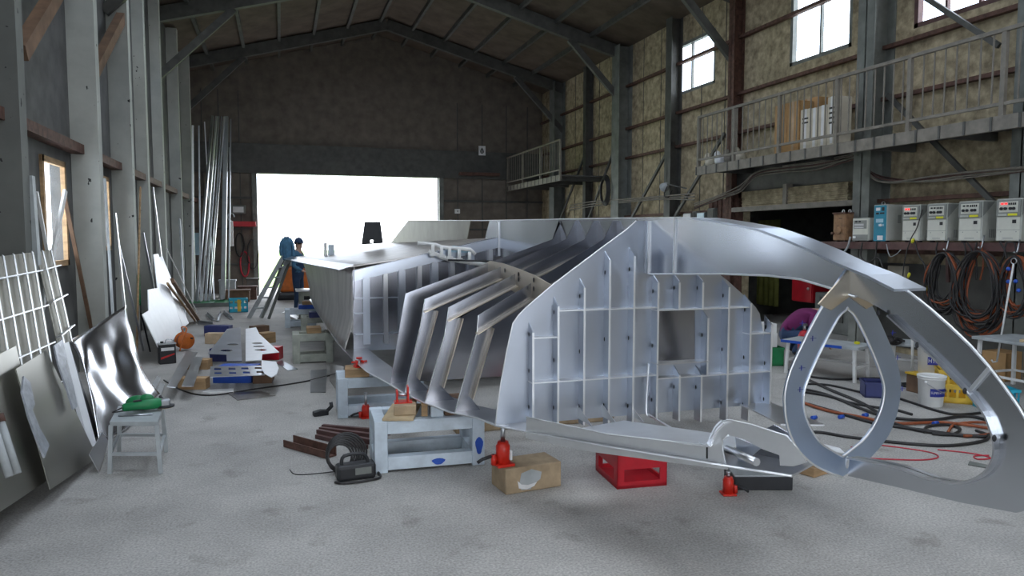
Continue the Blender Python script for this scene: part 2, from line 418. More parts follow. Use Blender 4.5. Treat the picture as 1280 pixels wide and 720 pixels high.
# roof
mb = MB()
SK = [(-5.5, -3.0), (.5, 3.2), (6.5, 9.2), (12.8, 15.5)]     # unseen roof lights, added on both slopes to brighten floor and hull
def slope(xa, xb, ya, yb):
    za = EAVE + (RIDGE - EAVE) * (1 - abs(xa - RIDGE_X) / (RIDGE_X - XL)); zb = EAVE + (RIDGE - EAVE) * (1 - abs(xb - RIDGE_X) / (RIDGE_X - XL))
    return [(xa, ya, za), (xb, ya, zb), (xb, yb, zb), (xa, yb, za)]
ys = [YF - .2] + [q for s in SK for q in s] + [YB + .2]
for i in range(0, len(ys), 2):
    for xa, xb in ((XL - .2, RIDGE_X), (RIDGE_X, XR + .2)): mb.prism(slope(xa, xb, ys[i], ys[i + 1]), (0, 0, .12))
for a, b in SK:
    for xa, xb in ((XL - .2, XL + 1.2), (RIDGE_X - 1.0, RIDGE_X), (RIDGE_X, RIDGE_X + 1.2), (XR - 2.6, XR + .2)): mb.prism(slope(xa, xb, a, b), (0, 0, .12))
struct('ceiling', mb, MT['roof'], 'brown lined gable roof with added roof lights')
k = 0
for a, b in SK:
    for xa, xb in ((XL + 1.2, RIDGE_X - 1.0), (RIDGE_X + 1.2, XR - 2.6)):
        k += 1; struct('window_%d' % (10 + k), MB().prism(slope(xa, xb, a, b), (0, 0, .02)), MT['glass'], 'unseen roof light added for top light')
        c = ((xa + xb) / 2, (a + b) / 2)
        zc = EAVE + (RIDGE - EAVE) * (1 - abs(c[0] - RIDGE_X) / (RIDGE_X - XL))
        portal('added_roof_light_daylight', (c[0], c[1], zc + .2), (0, math.atan((RIDGE - EAVE) / 5.9) * (-1 if c[0] < RIDGE_X else 1), 0), xb - xa, b - a)
# roof steel: rafters, purlins, ties
for i, y in enumerate((-2.5, 2.2, 7.8, 13.2, 18.3, 23.0)):
    mb = MB()
    mb.bar((XL, y, EAVE - .2), (RIDGE_X, y, RIDGE - .2), .15, .32); mb.bar((RIDGE_X, y, RIDGE - .2), (XR, y, EAVE - .2), .15, .32)
    mb.bar((XL, y, EAVE - 1.6), (XL + 1.7, y, EAVE + .1), .1, .16); mb.bar((XR, y, EAVE - 1.6), (XR - 1.7, y, EAVE + .1), .1, .16)
    struct('trim_%d' % (10 + i), mb, MT['steel'], 'dark steel roof rafter')
for i, x in enumerate((-1.9, -.9, .1, 1.1, 2.1, 3.1, 4.1, 5.1, 6.1, 7.1, 8.1)):
    z = EAVE + (RIDGE - EAVE) * (1 - abs(x - RIDGE_X) / (RIDGE_X - XL)) - .06
    struct('trim_%d' % (20 + i), MB().bb((x - .04, YF, z - .06), (x + .04, YB, z + .06)), MT['steel'], 'thin steel purlin under the roof')
# windows
def windowX(n, X, h, fm, label, mull=1, d=.05, inset=0):
    ya, yb, za, zb = h
    mb = MB(); w = .07; x0, x1 = X - d, X + d
    for a, b in (((x0, ya, za), (x1, yb, za + w)), ((x0, ya, zb - w), (x1, yb, zb)), ((x0, ya, za), (x1, ya + w, zb)), ((x0, yb - w, za), (x1, yb, zb))): mb.bb(a, b)
    for i in range(1, mull + 1):
        y = ya + (yb - ya) * i / (mull + 1); mb.bb((x0 + .02, y - .02, za), (x1 - .02, y + .02, zb))
    o = struct('window_%d' % n, mb, fm, label)
    obj('window_pane', MB().bb((X - .006, ya + w, za + w), (X + .006, yb - w, zb - w)), MT['glass'], o)
windowX(1, XL + .01, WINL[0], MT['wood'], 'small wood framed window in the left wall', 0, .025)
windowX(2, XL + .01, WINL[1], MT['wood'], 'narrow wood framed window in the left wall', 0, .025)
windowX(3, XR + .05, WINR[0], MT['rbrown'], 'bright window above the catwalk railing', 2)
windowX(4, XR + .05, WINR[1], MT['steelg'], 'bright window high on the right wall', 1)
windowX(5, XR + .05, WINR[2], MT['rbrown'], 'high side window', 2)
windowX(6, XR + .05, WINR[3], MT['steelg'], 'high side window further back', 1)
windowX(7, XL - .02, WINL[2], MT['steelg'], 'side window', 2)
# right wall columns, girts and diagonal braces
n = 30
def H_column(x, y, top, w, d, m):
    mb = MB(); t = .02
    mb.bb((x - d, y - w / 2, 0), (x - d + t, y + w / 2, top)); mb.bb((x - t, y - w / 2, 0), (x, y + w / 2, top)); mb.bb((x - d, y - t / 2, 0), (x, y + t / 2, top))
    return mb
for y, w, d, m in ((23.0, .45, .4, 'steelg'), (20.6, .2, .25, 'steel'), (18.15, .45, .4, 'steelg'), (15.5, .28, .3, 'steel'), (13.05, .2, .25, 'rust'), (9.25, .34, .42, 'steelg'), (6.75, .28, .3, 'steelg'), (3.8, .34, .42, 'steelg'), (-1, .34, .42, 'steelg')):
    n += 1; struct('trim_%d' % n, H_column(XR, y, EAVE, w, d, m), MT[m], 'steel H column against the tan right wall')
for z in (.75, 1.55, 2.35, 3.95, 4.75, 5.9):
    n += 1; mb = MB()
    if z < OPZ: mb.bb((XR - .1, OPY1 + .1, z), (XR, YB, z + .06)); mb.bb((XR - .1, YF, z), (XR, OPY0 - .1, z + .06))
    else: mb.bb((XR - .1, YF, z), (XR, YB, z + .06))
    struct('trim_%d' % n, mb, MT['rust'], 'thin wall girt')
mb = MB()
for y in [13.6 + .92 * i for i in range(12)]: mb.bb((XR - .012, y, 0), (XR, y + .012, EAVE))
n += 1; struct('trim_%d' % n, mb, MT['steel'])
for a, b in (((15.4, 4.1), (18.0, 1.9)), ((15.5, 2.1), (13.3, 4.0)), ((18.3, 4.6), (20.5, 2.2)), ((23.0, 2.1), (20.7, 4.3)), ((6.9, 2.0), (9.0, 4.0)), ((6.7, 1.9), (4.2, 3.9)), ((9.0, 5.8), (7.2, 4.3))):
    n += 1; struct('trim_%d' % n, MB().bar((XR - .2, a[0], a[1]), (XR - .2, b[0], b[1]), .05, .07), MT['steel'], 'diagonal wall brace')
# left wall: pale spattered posts; the wall's darker colour paints the shade between them
for y, d in ((8.0, .28), (10.9, .33), (13.3, .31), (15.5, .2), (17.5, .2), (20.0, .25), (22.5, .25), (5.2, .28), (2.4, .3)):
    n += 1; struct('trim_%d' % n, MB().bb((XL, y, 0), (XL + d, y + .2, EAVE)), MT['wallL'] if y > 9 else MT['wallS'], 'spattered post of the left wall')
for a, b in (((8.3, 3.6), (11.0, 5.6)), ((8.1, 4.6), (9.6, 5.8)), ((13.4, 5.4), (11.2, 4.0))):
    n += 1; struct('trim_%d' % n, MB().bar((XL + .22, a[0], a[1]), (XL + .22, b[0], b[1]), .12, .16), MT['woodd'], 'diagonal timber on the upper left wall')
n += 1; struct('trim_%d' % n, MB().bb((XL, YF, 2.9), (XL + .16, YB, 3.02)), MT['rust'], 'rust red rail along the left wall')
# shutter opening in the right wall: dark store room behind, rolled shutter and header
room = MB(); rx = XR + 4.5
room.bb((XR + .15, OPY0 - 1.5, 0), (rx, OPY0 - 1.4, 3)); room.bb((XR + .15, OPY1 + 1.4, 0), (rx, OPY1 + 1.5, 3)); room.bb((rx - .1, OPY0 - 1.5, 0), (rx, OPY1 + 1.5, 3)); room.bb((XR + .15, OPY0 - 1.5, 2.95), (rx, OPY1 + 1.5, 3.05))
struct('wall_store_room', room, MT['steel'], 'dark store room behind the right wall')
mb = MB()
for i in range(9):
    z = 2.42 + i * .035; mb.bb((XR - .16 - .012 * (i % 2), OPY0 + .25, z), (XR - .05, OPY1 - .15, z + .03))
struct('door_2', mb, MT['wallR'], 'rolled shutter of the dark store opening')
struct('trim_80', MB().bb((XR - .24, OPY0 - .05, 2.33), (XR - .02, OPY1 + .1, 2.42)).bb((XR - .2, 11.3, 2.42), (XR - .02, 11.4, 2.8)), MT['rail'], 'shutter bottom beam')
mb = MB()
for i in range(13): mb.bb((XR - .12 - .02 * (i % 2), OPY1 + .02 + i * .085, 0), (XR - .01, OPY1 + .10 + i * .085, 2.62))
struct('trim_81', mb, MT['rust'], 'brown corrugated panel beside the store opening')
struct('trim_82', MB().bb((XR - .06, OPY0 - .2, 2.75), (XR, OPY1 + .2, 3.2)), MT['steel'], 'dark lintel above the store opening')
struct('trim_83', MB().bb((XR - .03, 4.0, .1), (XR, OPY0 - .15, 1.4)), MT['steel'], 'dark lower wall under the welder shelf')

# ------------------------------------------------------------------ catwalk along the right wall
def catwalk(x0, y0, y1, z, posts, step, label):
    t = thing('catwalk', label, 'catwalk', (x0, y0, z))
    obj('deck', MB().bb((x0 + .06, y0, z - .04), (XR - .01, y1, z)), MT['steel'], t, True)
    f = obj('fascia', MB().bb((x0, y0, z - .17), (x0 + .06, y1, z)), MT['rail'], t, True)
    y = y0 + .3
    while y < y1: obj('joint_strip', MB().bb((x0 - .012, y, z - .17), (x0, y + .03, z)), MT['steel'], f, True); y += .36
    y = y0 + .2
    while y < y1: obj('joist', MB().bb((x0 + .06, y, z - .16), (XR - .02, y + .06, z - .04)), MT['steel'], t, True); y += 1.3
    obj('handrail', MB().bb((x0, y0, z + .98), (x0 + .05, y1, z + 1.03)), MT['rail'], t, True, .006)
    obj('lower_rail', MB().bb((x0 + .005, y0, z + .12), (x0 + .045, y1, z + .16)), MT['rail'], t, True)
    pm = None
    for y in posts:
        if pm is None:
            pm = obj('post', MB().bb((0, -.03, 0), (.05, .03, .98)), MT['rail'], t); pm.location = (0, y - y0, 0)
        else:
            c = pm.copy(); C.objects.link(c); c.location = (0, y - y0, 0); c.parent = t
    bm_ = None; y = y0 + step
    while y < y1:
        if min(abs(y - p) for p in posts) > .06:
            if bm_ is None: bm_ = obj('baluster', MB().bb((.017, -.008, .16), (.033, .008, .98)), MT['rail'], t); bm_.location = (0, y - y0, 0)
            else:
                c = bm_.copy(); C.objects.link(c); c.location = (0, y - y0, 0); c.parent = t
        y += step
    return t
catwalk(8.2, 4.5, 13.1, 3.25, [5.2, 6.5, 7.85, 9.2, 10.55, 11.85, 13.07], .165, 'long steel catwalk with baluster railing along the tan right wall')
catwalk(7.75, 19.6, 24.8, 3.62, [19.63, 21.3, 23, 24.7], .22, 'far steel balcony with railing in the back right corner')
# ------------------------------------------------------------------ the upturned aluminium hull
CX = 2.48
boat = thing('boat_hull', 'large unfinished aluminium boat hull standing keel up on blocks and stands', 'boat', (CX, 7.5, .5))
def mir(P): return [V((2 * CX - p.x, p.y, p.z)) for p in P]
def half(px, Y): return [onY(x, y, Y) for x, y in px]
def sym(L): return L + mir(L)[::-1]
def bpart(name, mb, m, parent=None, **k): return obj(name, mb, m, parent or boat, True, **k)
PT = .009
# --- keel and stem plate, one plate along the centre line (cut once)
topc = [(612, 275.3), (700, 274.3), (800, 273), (845, 272.5), (870, 273.5), (900, 277), (925, 281), (960, 288), (994, 300), (1030, 315), (1062, 331), (1100, 346), (1136, 364), (1164, 386), (1189, 408), (1214, 432), (1237, 458), (1257, 484), (1274, 508), (1290, 535), (1304, 565), (1310, 600), (1304, 632)]
low = [(1270, 641), (1200, 628), (1130, 611), (1060, 595), (1062, 572)]
inner = [(1064, 571), (1095, 576), (1127, 583), (1150, 591), (1168, 597), (1197, 602), (1216, 599), (1231, 592), (1241, 582), (1247, 567), (1246, 548), (1241, 532), (1233, 515), (1210, 487), (1193, 470), (1177, 453), (1146, 424), (1114, 395), (1092, 381), (1070, 371), (1041, 361), (1000, 349), (960, 344.5), (905, 342.5), (812, 342.5)]
Pt = [onX(x, y, CX) for x, y in topc]; Pl = [onX(x, y, CX) for x, y in low]; Pi = [onX(x, y, CX) for x, y in inner]
zlow = Pi[-1].z; P0i = Pi; P0t = Pt
aft = [V((CX, 6.6, zlow + .01)), V((CX, 8.3, zlow + .03)), V((CX, 8.9, 1.72))]
stem = bpart('stem_plate', MB().prism(smooth_path(Pt, 3) + smooth_path(Pl, 1) + smooth_path(Pi, 3) + aft, (PT, 0, 0)), MT['alus'])
ka = [onX(588, 275.4, CX), onX(584, 298, CX)]
kz = lambda Y: 1.80 - .015 * (Y - 8.3)                       # where the bottom plating meets the keel
endt = onX(510, 275.5, CX); endb = onX(488, 304, CX)
bpart('keel_fin', MB().prism([ka[0], endt, endb, V((CX, endb.y, kz(endb.y) - .05)), V((CX, ka[1].y, kz(ka[1].y) - .1)), ka[1]], (PT, 0, 0)), MT['alud'])
fl = [V((CX + PT / 2, endt.y, endt.z)), V((CX + PT / 2, 9, Pt[0].z))] + [p + V((PT / 2, 0, 0)) for p in Pt[1:7]]
bpart('keel_flat_bar', MB().strip(fl, (1, 0, 0), .02, .008, -1), MT['edge'])
fl2 = [onX(x, y, CX) + V((PT / 2, 0, 0)) for x, y in ((880, 274.5), (900, 277), (925, 281), (960, 288), (994, 300), (1030, 315), (1062, 331), (1100, 346), (1136, 364))]
bpart('stem_flat_bar', MB().strip(fl2, (1, 0, 0), .085, .012, -1), MT['alub'])
# flange round the inside of the stem opening, and doubled cut edges
il = [p + V((PT / 2, 0, 0)) for p in Pi[:-7]]
il = smooth_path(il, 3)
bpart('stem_opening_flange', MB().strip(il, (1, 0, 0), .032, .008, 1), MT['alu'], stem)
bpart('cut_edge', MB().tube([p + V((-.004, 0, 0)) for p in Pt[11:21]], .006, 5).tube([p + V((-.004, 0, 0)) for p in Pi[-6:]], .006, 5), MT['edge'], stem)
for a, b in (((845, 273), (843, 341)), ((1239, 459), (1215, 487)), ((812, 276), (811, 342)), ((624, 277), (624, 320))):
    A, B = onX(*a, CX), onX(*b, CX); bpart('weld_seam', MB().bar(A + V((-.006, 0, 0)), B + V((-.006, 0, 0)), .012, .012, (1, 0, 0)), MT['edge'], stem)
for x, y in ((1104, 391), (1153, 431), (1213, 488), (1250, 547)):
    p = onX(x, y, CX)
    bpart('scallop_notch', MB().ball(p + V((-.028, 0, 0)), (.007, .008, .013), 8, 5), MT['hole'], stem)
# --- gunwale line (port), mirrored to starboard
GZ = lambda Y: .50 if Y < 5 else .52
gun = [(1.30, 4.85), (1.16, 5.07), (1.03, 5.45), (.94, 5.85), (.88, 6.25), (.76, 6.9), (.70, 7.6), (.66, 8.3), (.63, 9.05), (.60, 11), (.57, 13), (.55, 15.4)]
gfwd = [(2.2, 2.67), (1.95, 3.15), (1.72, 3.65), (1.53, 4.15), (1.375, 4.60)]
def gz(Y): return .72 if Y < 2.7 else (.72 - (Y - 2.7) / 1.9 * .19 if Y < 4.6 else .53)
def gun_plate(pts, sgn, wid):
    P = []
    for i, (x, y) in enumerate(pts):
        a = V((*pts[max(i - 1, 0)], 0)); b = V((*pts[min(i + 1, len(pts) - 1)], 0)); t = (b - a).normalized(); nn = V((t.y, -t.x, 0))
        P.append([V((x, y, gz(y))), V((x, y, gz(y))) + nn * wid])
    if sgn < 0: P = [[V((2 * CX - q.x, q.y, q.z)) for q in r] for r in P]
    return MB().grid(P, False, (0, 0, -.01))
g1 = bpart('gunwale_plate', gun_plate(gfwd + gun, 1, .27), MT['alu'])
bpart('gunwale_plate', gun_plate(gfwd[2:] + gun, -1, .27), MT['alu'])
bpart('gunwale_edge', MB().tube([V((x, y, gz(y) - .005)) for x, y in gfwd + gun[:7]], .007, 5), MT['edge'], g1)
# --- port bow side strake with its raised hook end and the cut-out
A0, B0 = V((1.36, 4.6, 0)), V((2.2, 2.67, 0)); bn = (B0 - A0).cross(V((0, 0, 1))).normalized()
ob = lambda x, y: onP(x, y, A0, bn)
bow = [(657, 548), (658, 521), (680, 526), (700, 530), (760, 543), (820, 550), (884, 557), (889, 548), (895, 535), (903, 527), (912, 525), (940, 531), (984, 545), (998, 562), (1008, 578), (992, 583), (975, 582), (974, 569), (952, 561), (930, 549), (911, 544), (903, 549), (903, 562), (909, 587), (860, 581), (800, 573), (740, 565), (700, 557)]
stk = bpart('bow_side_strake', MB().prism([ob(*p) for p in bow], bn * -.009), MT['edge'])  # brighter metal stands in for the floor reflected in the strake
bpart('cut_edge', MB().tube([ob(*p) for p in bow[1:14]], .0055, 5).tube([ob(*p) for p in bow[20:24]], .0055, 5), MT['edge'], stk)
bpart('weld_seam', MB().bar(ob(884, 558), ob(884, 573), .008, .008), MT['hole'], stk)
hk = [onY(811, 455, 4.57), onY(808, 512, 4.55), onY(815, 520, 4.45), onY(835, 532, 4.1), onY(862, 547, 3.75), ob(882, 557), ob(889, 547), ob(895, 535), ob(903, 527)]
bpart('curved_flange_bar', MB().strip(smooth_path(hk, 4), (.35, .94, 0), .03, .008), MT['edge'])
inn = -bn if bn.y < 0 else bn
inw = V((.92, .40, 0))
bpart('floor_panel', MB().grid([[ob(700, 540) + inw * .03, ob(700, 540) + inw * .6 + V((0, 0, -.03))], [ob(890, 566) + inw * .03, ob(890, 566) + inw * .5 + V((0, 0, -.03))]], False, (0, 0, -.008)), MT['edge'])
ft = bpart('inner_bow_panel', MB().prism([ob(897, 560) + inw * .25, ob(940, 540) + inw * .2, ob(985, 566) + inw * .2, ob(975, 590) + inw * .2, ob(915, 590) + inw * .25], inw * .01), MT['aluf'])
ta, tb = ob(900, 564) + inw * .06, ob(953, 575) - inw * .05
bpart('round_bar', MB().tube([ta, tb], .019, 14), MT['alu'])
bpart('gusset_plate', MB().prism([ob(912, 549) + inw * .05, ob(945, 562) + inw * .05, ob(912, 588) + inw * .08], inw * .01), MT['alub'])
# --- main bulkhead with window
YB1 = 4.62
bl = half([(619, 533), (622, 505), (626, 478), (633, 440), (641, 404), (648, 394), (658, 384), (672, 372), (692, 355), (745, 315), (783, 287), (795, 276)], YB1)
zb = bl[0].z
win = half([(815, 387), (869, 387), (869, 451), (815, 451)], YB1)
bulk = bpart('bulkhead', MB().prism([sym(bl), win], (0, PT, 0)), MT['alub'])
bpart('cut_edge', MB().tube([p + V((0, -.003, 0)) for p in bl], .005, 5), MT['edge'], bulk)
def stiff(parent, Y, x, y0, y1, depth=.085, m='alub', foot=0):
    a, b = onY(x, y0, Y), onY(x, y1, Y)
    b.x = (a.x + b.x) / 2; a.x = b.x
    mb = MB(); P = [(a.x, Y, a.z), (a.x, Y, b.z), (a.x, Y - depth, b.z), (a.x, Y - depth, a.z - min(.06, abs(a.z - b.z) * .2))]
    mb.prism([P], (.008, 0, 0))
    o = bpart('vertical_stiffener', mb, MT[m], parent)
    e = MB().bb((a.x - .003, Y - depth - .004, b.z), (a.x + .011, Y - depth, a.z - .06))
    return a, b, mb, e, o
def hstiff(parent, Y, x0, x1, y, depth=.085, m='edge'):
    a, b = onY(x0, y, Y), onY(x1, y, Y); z = (a.z + b.z) / 2
    return bpart('horizontal_stiffener', MB().bb((a.x, Y - depth, z), (b.x, Y, z + .008)), MT[m], parent)
for x, y0, y1 in ((660.5, 403, 522), (691.5, 371, 527), (723.5, 348, 528), (754.5, 314, 531), (784.5, 309, 533), (814, 342, 520), (841, 342, 386), (870, 342, 386), (876, 386, 466), (841, 456, 523), (868, 456, 524), (901, 348, 523), (928, 368, 523), (954, 394, 512)):
    a, b, _, e, o = stiff(bulk, YB1, x, y0, y1)
    bpart('front_edge', e, MT['edge'], bulk)
    L = y1 - y0
    for t in ([.12, .5, .88] if L > 90 else [.4]):
        bpart('scallop_notch', MB().ball((a.x - .004, YB1 - .02, a.z + (b.z - a.z) * t), (.003, .006, .016), 8, 5), MT['hole'], bulk)
for x0, x1, y in ((692, 814, 386), (814, 928, 385.5), (661, 691, 421), (928, 954, 416), (660, 814, 472), (814, 955, 467)): hstiff(bulk, YB1, x0, x1, y)
wz = onY(815, 452, YB1)
bpart('window_sill', MB().bb((wz.x - .01, YB1 - .11, wz.z - .008), (onY(876, 452, YB1).x, YB1, wz.z)), MT['alu'], bulk)
pad = [onY(784, 357, YB1), onY(797, 371, YB1)]
bpart('small_pad_plate', MB().bb((pad[0].x, YB1 - .012, pad[1].z), (pad[1].x, YB1, pad[0].z)), MT['alub'], bulk)
# light feet of the stiffeners on the flat plate
for x in (722, 752, 784):
    p = onY(x, 520, YB1)
    bpart('bracket', MB().prism([(p.x, YB1, zb + .1), (p.x, YB1 - .25, zb + .01), (p.x, YB1, zb + .01)], (.006, 0, 0)), MT['edge'], bulk)
# --- transverse frames behind it: side member, bottom member, inner flange
def frame(Y, outer, inr, mname, flange):
    o = half(outer, Y); i = half(inr, Y)
    f = bpart('transverse_frame', MB().prism([o + mir(o)[::-1] + mir(i) + i[::-1]], (0, PT, 0)), MT[mname])
    if flange:
        for L in (i, mir(i)):
            bpart('inner_flange', MB().strip([p + V((0, -.03, 0)) for p in L[1:3]], (0, 1, 0), .04, .007, 1), MT['alut'], f)
            bpart('inner_flange', MB().strip([p + V((0, -.03, 0)) for p in L[3:]], (0, 1, 0), .04, .007, 1), MT['alut'], f)
    bpart('cut_edge', MB().tube([p + V((0, -.002, 0)) for p in o[:3]], .0045, 5), MT['edge'], f)
    return f
def kst(x): return [(x - 13, 299), (x - 2, 276)]
frame(5.07, [(568, 517), (596, 416), (598, 394)] + kst(768), [(606, 519), (588, 497), (614, 409), (594, 416), (670, 369), (766, 314)], 'aluf', True)
frame(5.45, [(531, 503), (556, 418), (561, 384)] + kst(744), [(572, 504), (552, 483), (576, 397), (558, 400), (645, 356), (742, 312)], 'aluf', True)
frame(5.85, [(506, 490), (526, 405), (531, 374)] + kst(721), [(540, 492), (522, 473), (545, 388), (529, 389), (612, 354), (719, 310)], 'aluf', True)
o5 = half([(488, 479), (502, 395), (507, 367)] + kst(704), 6.25)
bpart('solid_frame', MB().prism([sym(o5)], (0, PT, 0)), MT['aluf'])
# --- off-centre girders tying the frames together
zV = lambda x, Y: {4.62: None}.get(Y)
for sg in (1, -1):
    P = [onX(*p, 1.78) for p in ((690, 357), (668, 344), (648, 336), (628, 329), (612, 326), (596, 336), (606, 344), (664, 377))]
    if sg < 0: P = mir(P)
    g = bpart('side_girder', MB().prism([P], (.008, 0, 0)), MT['alut'])
    if sg > 0:
        for x, y in ((631, 338), (648, 343), (648, 349), (667, 350), (667, 361)): bpart('scallop_notch', MB().ball(onX(x, y, 1.775), (.004, .012, .02), 8, 5), MT['hole'], g)
# --- second bulkhead further aft with stiffeners
YB2 = 8.3
b2 = half([(442, 439), (441, 338)], YB2) + [V((CX - .05, YB2, 1.80))]
bk2 = bpart('bulkhead', MB().prism([sym(b2)], (0, PT, 0)), MT['aluf'])
f2 = [b2[1] + V((.01, -.06, 0)), V((CX, YB2 - .06, 1.80)), V((CX, YB2 - .06, 1.68)), b2[1] + V((.01, -.06, -.12))]
bpart('edge_flange', MB().prism([f2], (0, .05, 0)), MT['alub'], bk2)
for x, w in ((457.5, 1.6), (481.6, 1), (502, 1.6), (524, 1), (543, 1.6), (565, 1), (588, 1.6), (612, 1)):
    xx = onY(x, 380, YB2).x; zt = b2[1].z + (1.8 - b2[1].z) * (xx - b2[1].x) / (CX - b2[1].x) - .12
    bpart('vertical_stiffener', MB().bb((xx - .012 * w * 2, YB2 - .06, b2[0].z + .08), (xx + .012 * w * 2, YB2, zt)), MT['alub' if w > 1 else 'alu'], bk2)
for x0, x1, y in ((443, 700, 370), (443, 457, 392), (443, 700, 413)): hstiff(bk2, YB2, x0, x1, y, .05, 'alub')
# --- plated stern half: sides and vee bottom
for sg in (1, -1):
    ch = [(.79, 8.3, 1.46), (.68, 10, 1.44), (.55, 12.5, 1.40), (.42, 15.4, 1.345)]
    gw = [(.665, 8.3, .52), (.62, 10, .52), (.58, 12.5, .53), (.55, 15.4, .60)]
    P = []
    for c, g in zip(smooth_path(ch, 4), smooth_path(gw, 4)):
        row = []
        for t in [k / 8 for k in range(9)]:
            p = c.lerp(g, t); p.x -= -.06 * math.sin(math.pi * t) * (1 if t > .5 else .6); row.append(p)
        P.append(row)
    if sg < 0: P = [[V((2 * CX - q.x, q.y, q.z)) for q in r] for r in P]
    bpart('side_plating', MB().grid(P, True, (.008 * sg, 0, 0)), MT['alur'])
    B = []
    chx = smooth_path([(.74, 8.28, 1.475), (.60, 10, 1.455), (.44, 12.5, 1.42), (.30, 15.0, 1.385), (.20, 16.9, 1.36)], 4)
    for c in chx:
        row = []
        for t in [k / 6 for k in range(7)]:
            k = V((CX, c.y, kz(c.y))); p = c.lerp(k, t); p.z -= .03 * math.sin(math.pi * t); row.append(p)
        B.append(row)
    if sg < 0: B = [[V((2 * CX - q.x, q.y, q.z)) for q in r] for r in B]
    bp = bpart('bottom_plating', MB().grid(B, True, (0, 0, -.01)), MT['alur'])
    L = [V(c) for c in chx]
    if sg < 0: L = mir(L)
    bpart('spray_rail', MB().strip([p + V((-.04 * sg, 0, -.015)) for p in L], (sg * .95, 0, .3), .09, .012, sg), MT['alu'])
tr = [V((.44, 15.38, 1.34)), V((.58, 15.38, .6))]
bpart('transom', MB().prism([[tr[1], tr[0], V((CX, 15.38, 1.66))] + mir([tr[0], tr[1]])], (0, .01, 0)), MT['alur'])
# stern bracket plate and small lugs standing on the bottom
sk = bpart('stern_bracket', MB().prism([half([(452, 306), (456, 277), (475.5, 277), (479, 304)], 14.0), half([(463, 303.5), (463, 300), (467, 300), (467, 303.5)], 14.0)], (0, .05, 0)), MT['black'])
lz = onY(407, 316, 14.6)
bpart('upright_lug', MB().bb((lz.x - .03, 14.6, lz.z - .25), (lz.x + .03, 14.64, lz.z + .2)), MT['white'])
bpart('upright_lug', MB().bb((lz.x + .05, 14.62, lz.z - .22), (lz.x + .17, 14.66, lz.z + .16)), MT['stand'])
# --- teardrop bow frame
YR = 2.67
ro = half([(1065, 333), (1042, 360), (1020, 397), (1003, 430), (988, 463), (981, 490), (981, 510), (985, 535), (996, 560), (1016, 580), (1035, 590), (1061, 595)], YR)
ri = half([(1070, 384), (1057, 388), (1048, 397), (1029, 432), (1010, 474), (1004, 498), (1008, 524), (1023, 551), (1043, 565), (1060, 570)], YR)
for L in (ro, ri):
    L[0].x = CX; L[-1].x = CX
ro = ro[:1] + smooth_path(ro[1:], 3); ri = smooth_path(ri, 3)
rg = bpart('teardrop_bow_frame', MB().prism([ro + mir(ro[1:-1])[::-1], ri + mir(ri[1:-1])[::-1]], (0, .012, 0)), MT['alubl'])
ed = ri + mir(ri[1:-1])[::-1]
bpart('cut_edge', MB().tube([p + V((0, -.002, 0)) for p in ed], .005, 5, True), MT['edge'], rg)
bpart('cut_edge', MB().tube([p + V((0, -.002, 0)) for p in ro], .005, 5), MT['edge'], rg)
for x0 in (-1, 1):
    P = [V((CX, YR - .012, 1.66)), V((CX + x0 * .17, YR - .012, 1.50)), V((CX + x0 * .10, YR - .012, 1.47)), V((CX, YR - .012, 1.53))]
    bpart('apex_doubler', MB().prism([P], (0, .01, 0)), MT['alut'], rg)  # tan colour stands in for a warm reflection at the apex
for px in ((1016, 423), (1002, 460), (1000, 487), (1003, 404), (1116, 416), (1122, 447), (1128, 486)):
    p = onY(*px, YR - .002); bpart('marking_line', MB().bb(p + V((-.002, 0, -.012)), p + V((.002, .001, .012))).bb(p + V((-.014, 0, -.001)), p + V((.02, .001, .001))), MT['ink'], rg)
bpart('joint_weld', MB().ball(onY(1071, 365, YR - .02), (.012, .008, .02), 8, 5).ball(onY(1059, 578, YR - .02), (.01, .008, .03), 8, 5), MT['edge'], rg)
# --- row of white clamps resting on the second bulkhead's edge
cj = thing('clamp_fixture', 'row of white clamps with a pale blue strip on the hull edge', 'clamp', onY(565, 322, 8.1))
a, b = onY(522, 304, 8.12), onY(595, 324, 8.12); a2, b2_ = onY(536, 314, 8.12), onY(640, 336, 8.12)
obj('top_rail', MB().tube([a, onY(545, 306, 8.12), onY(552, 309, 8.12), onY(588, 312, 8.12), onY(594, 318, 8.12)], .022, 8), MT['white'], cj, True)
obj('bottom_rail', MB().tube([a2, onY(560, 324, 8.12), b2_], .025, 8), MT['white'], cj, True)
for x, y in ((541, 309), (552, 311), (562, 313), (574, 315), (587, 318)):
    obj('clamp_post', MB().tube([onY(x, y - 3, 8.10), onY(x, y + 13, 8.10)], .02, 8).box(onY(x, y + 9, 8.1), (.07, .05, .03)), MT['white'], cj, True)
obj('guard_strip', MB().prism([half([(560, 310), (566, 307), (586, 310), (588, 316), (562, 315)], 8.14)], (0, .01, 0)), MT['clear'], cj, True)
obj('threaded_rod', MB().tube([onY(560, 325, 8.08), onY(628, 327, 8.0)], .012, 6), MT['black'], cj, True)
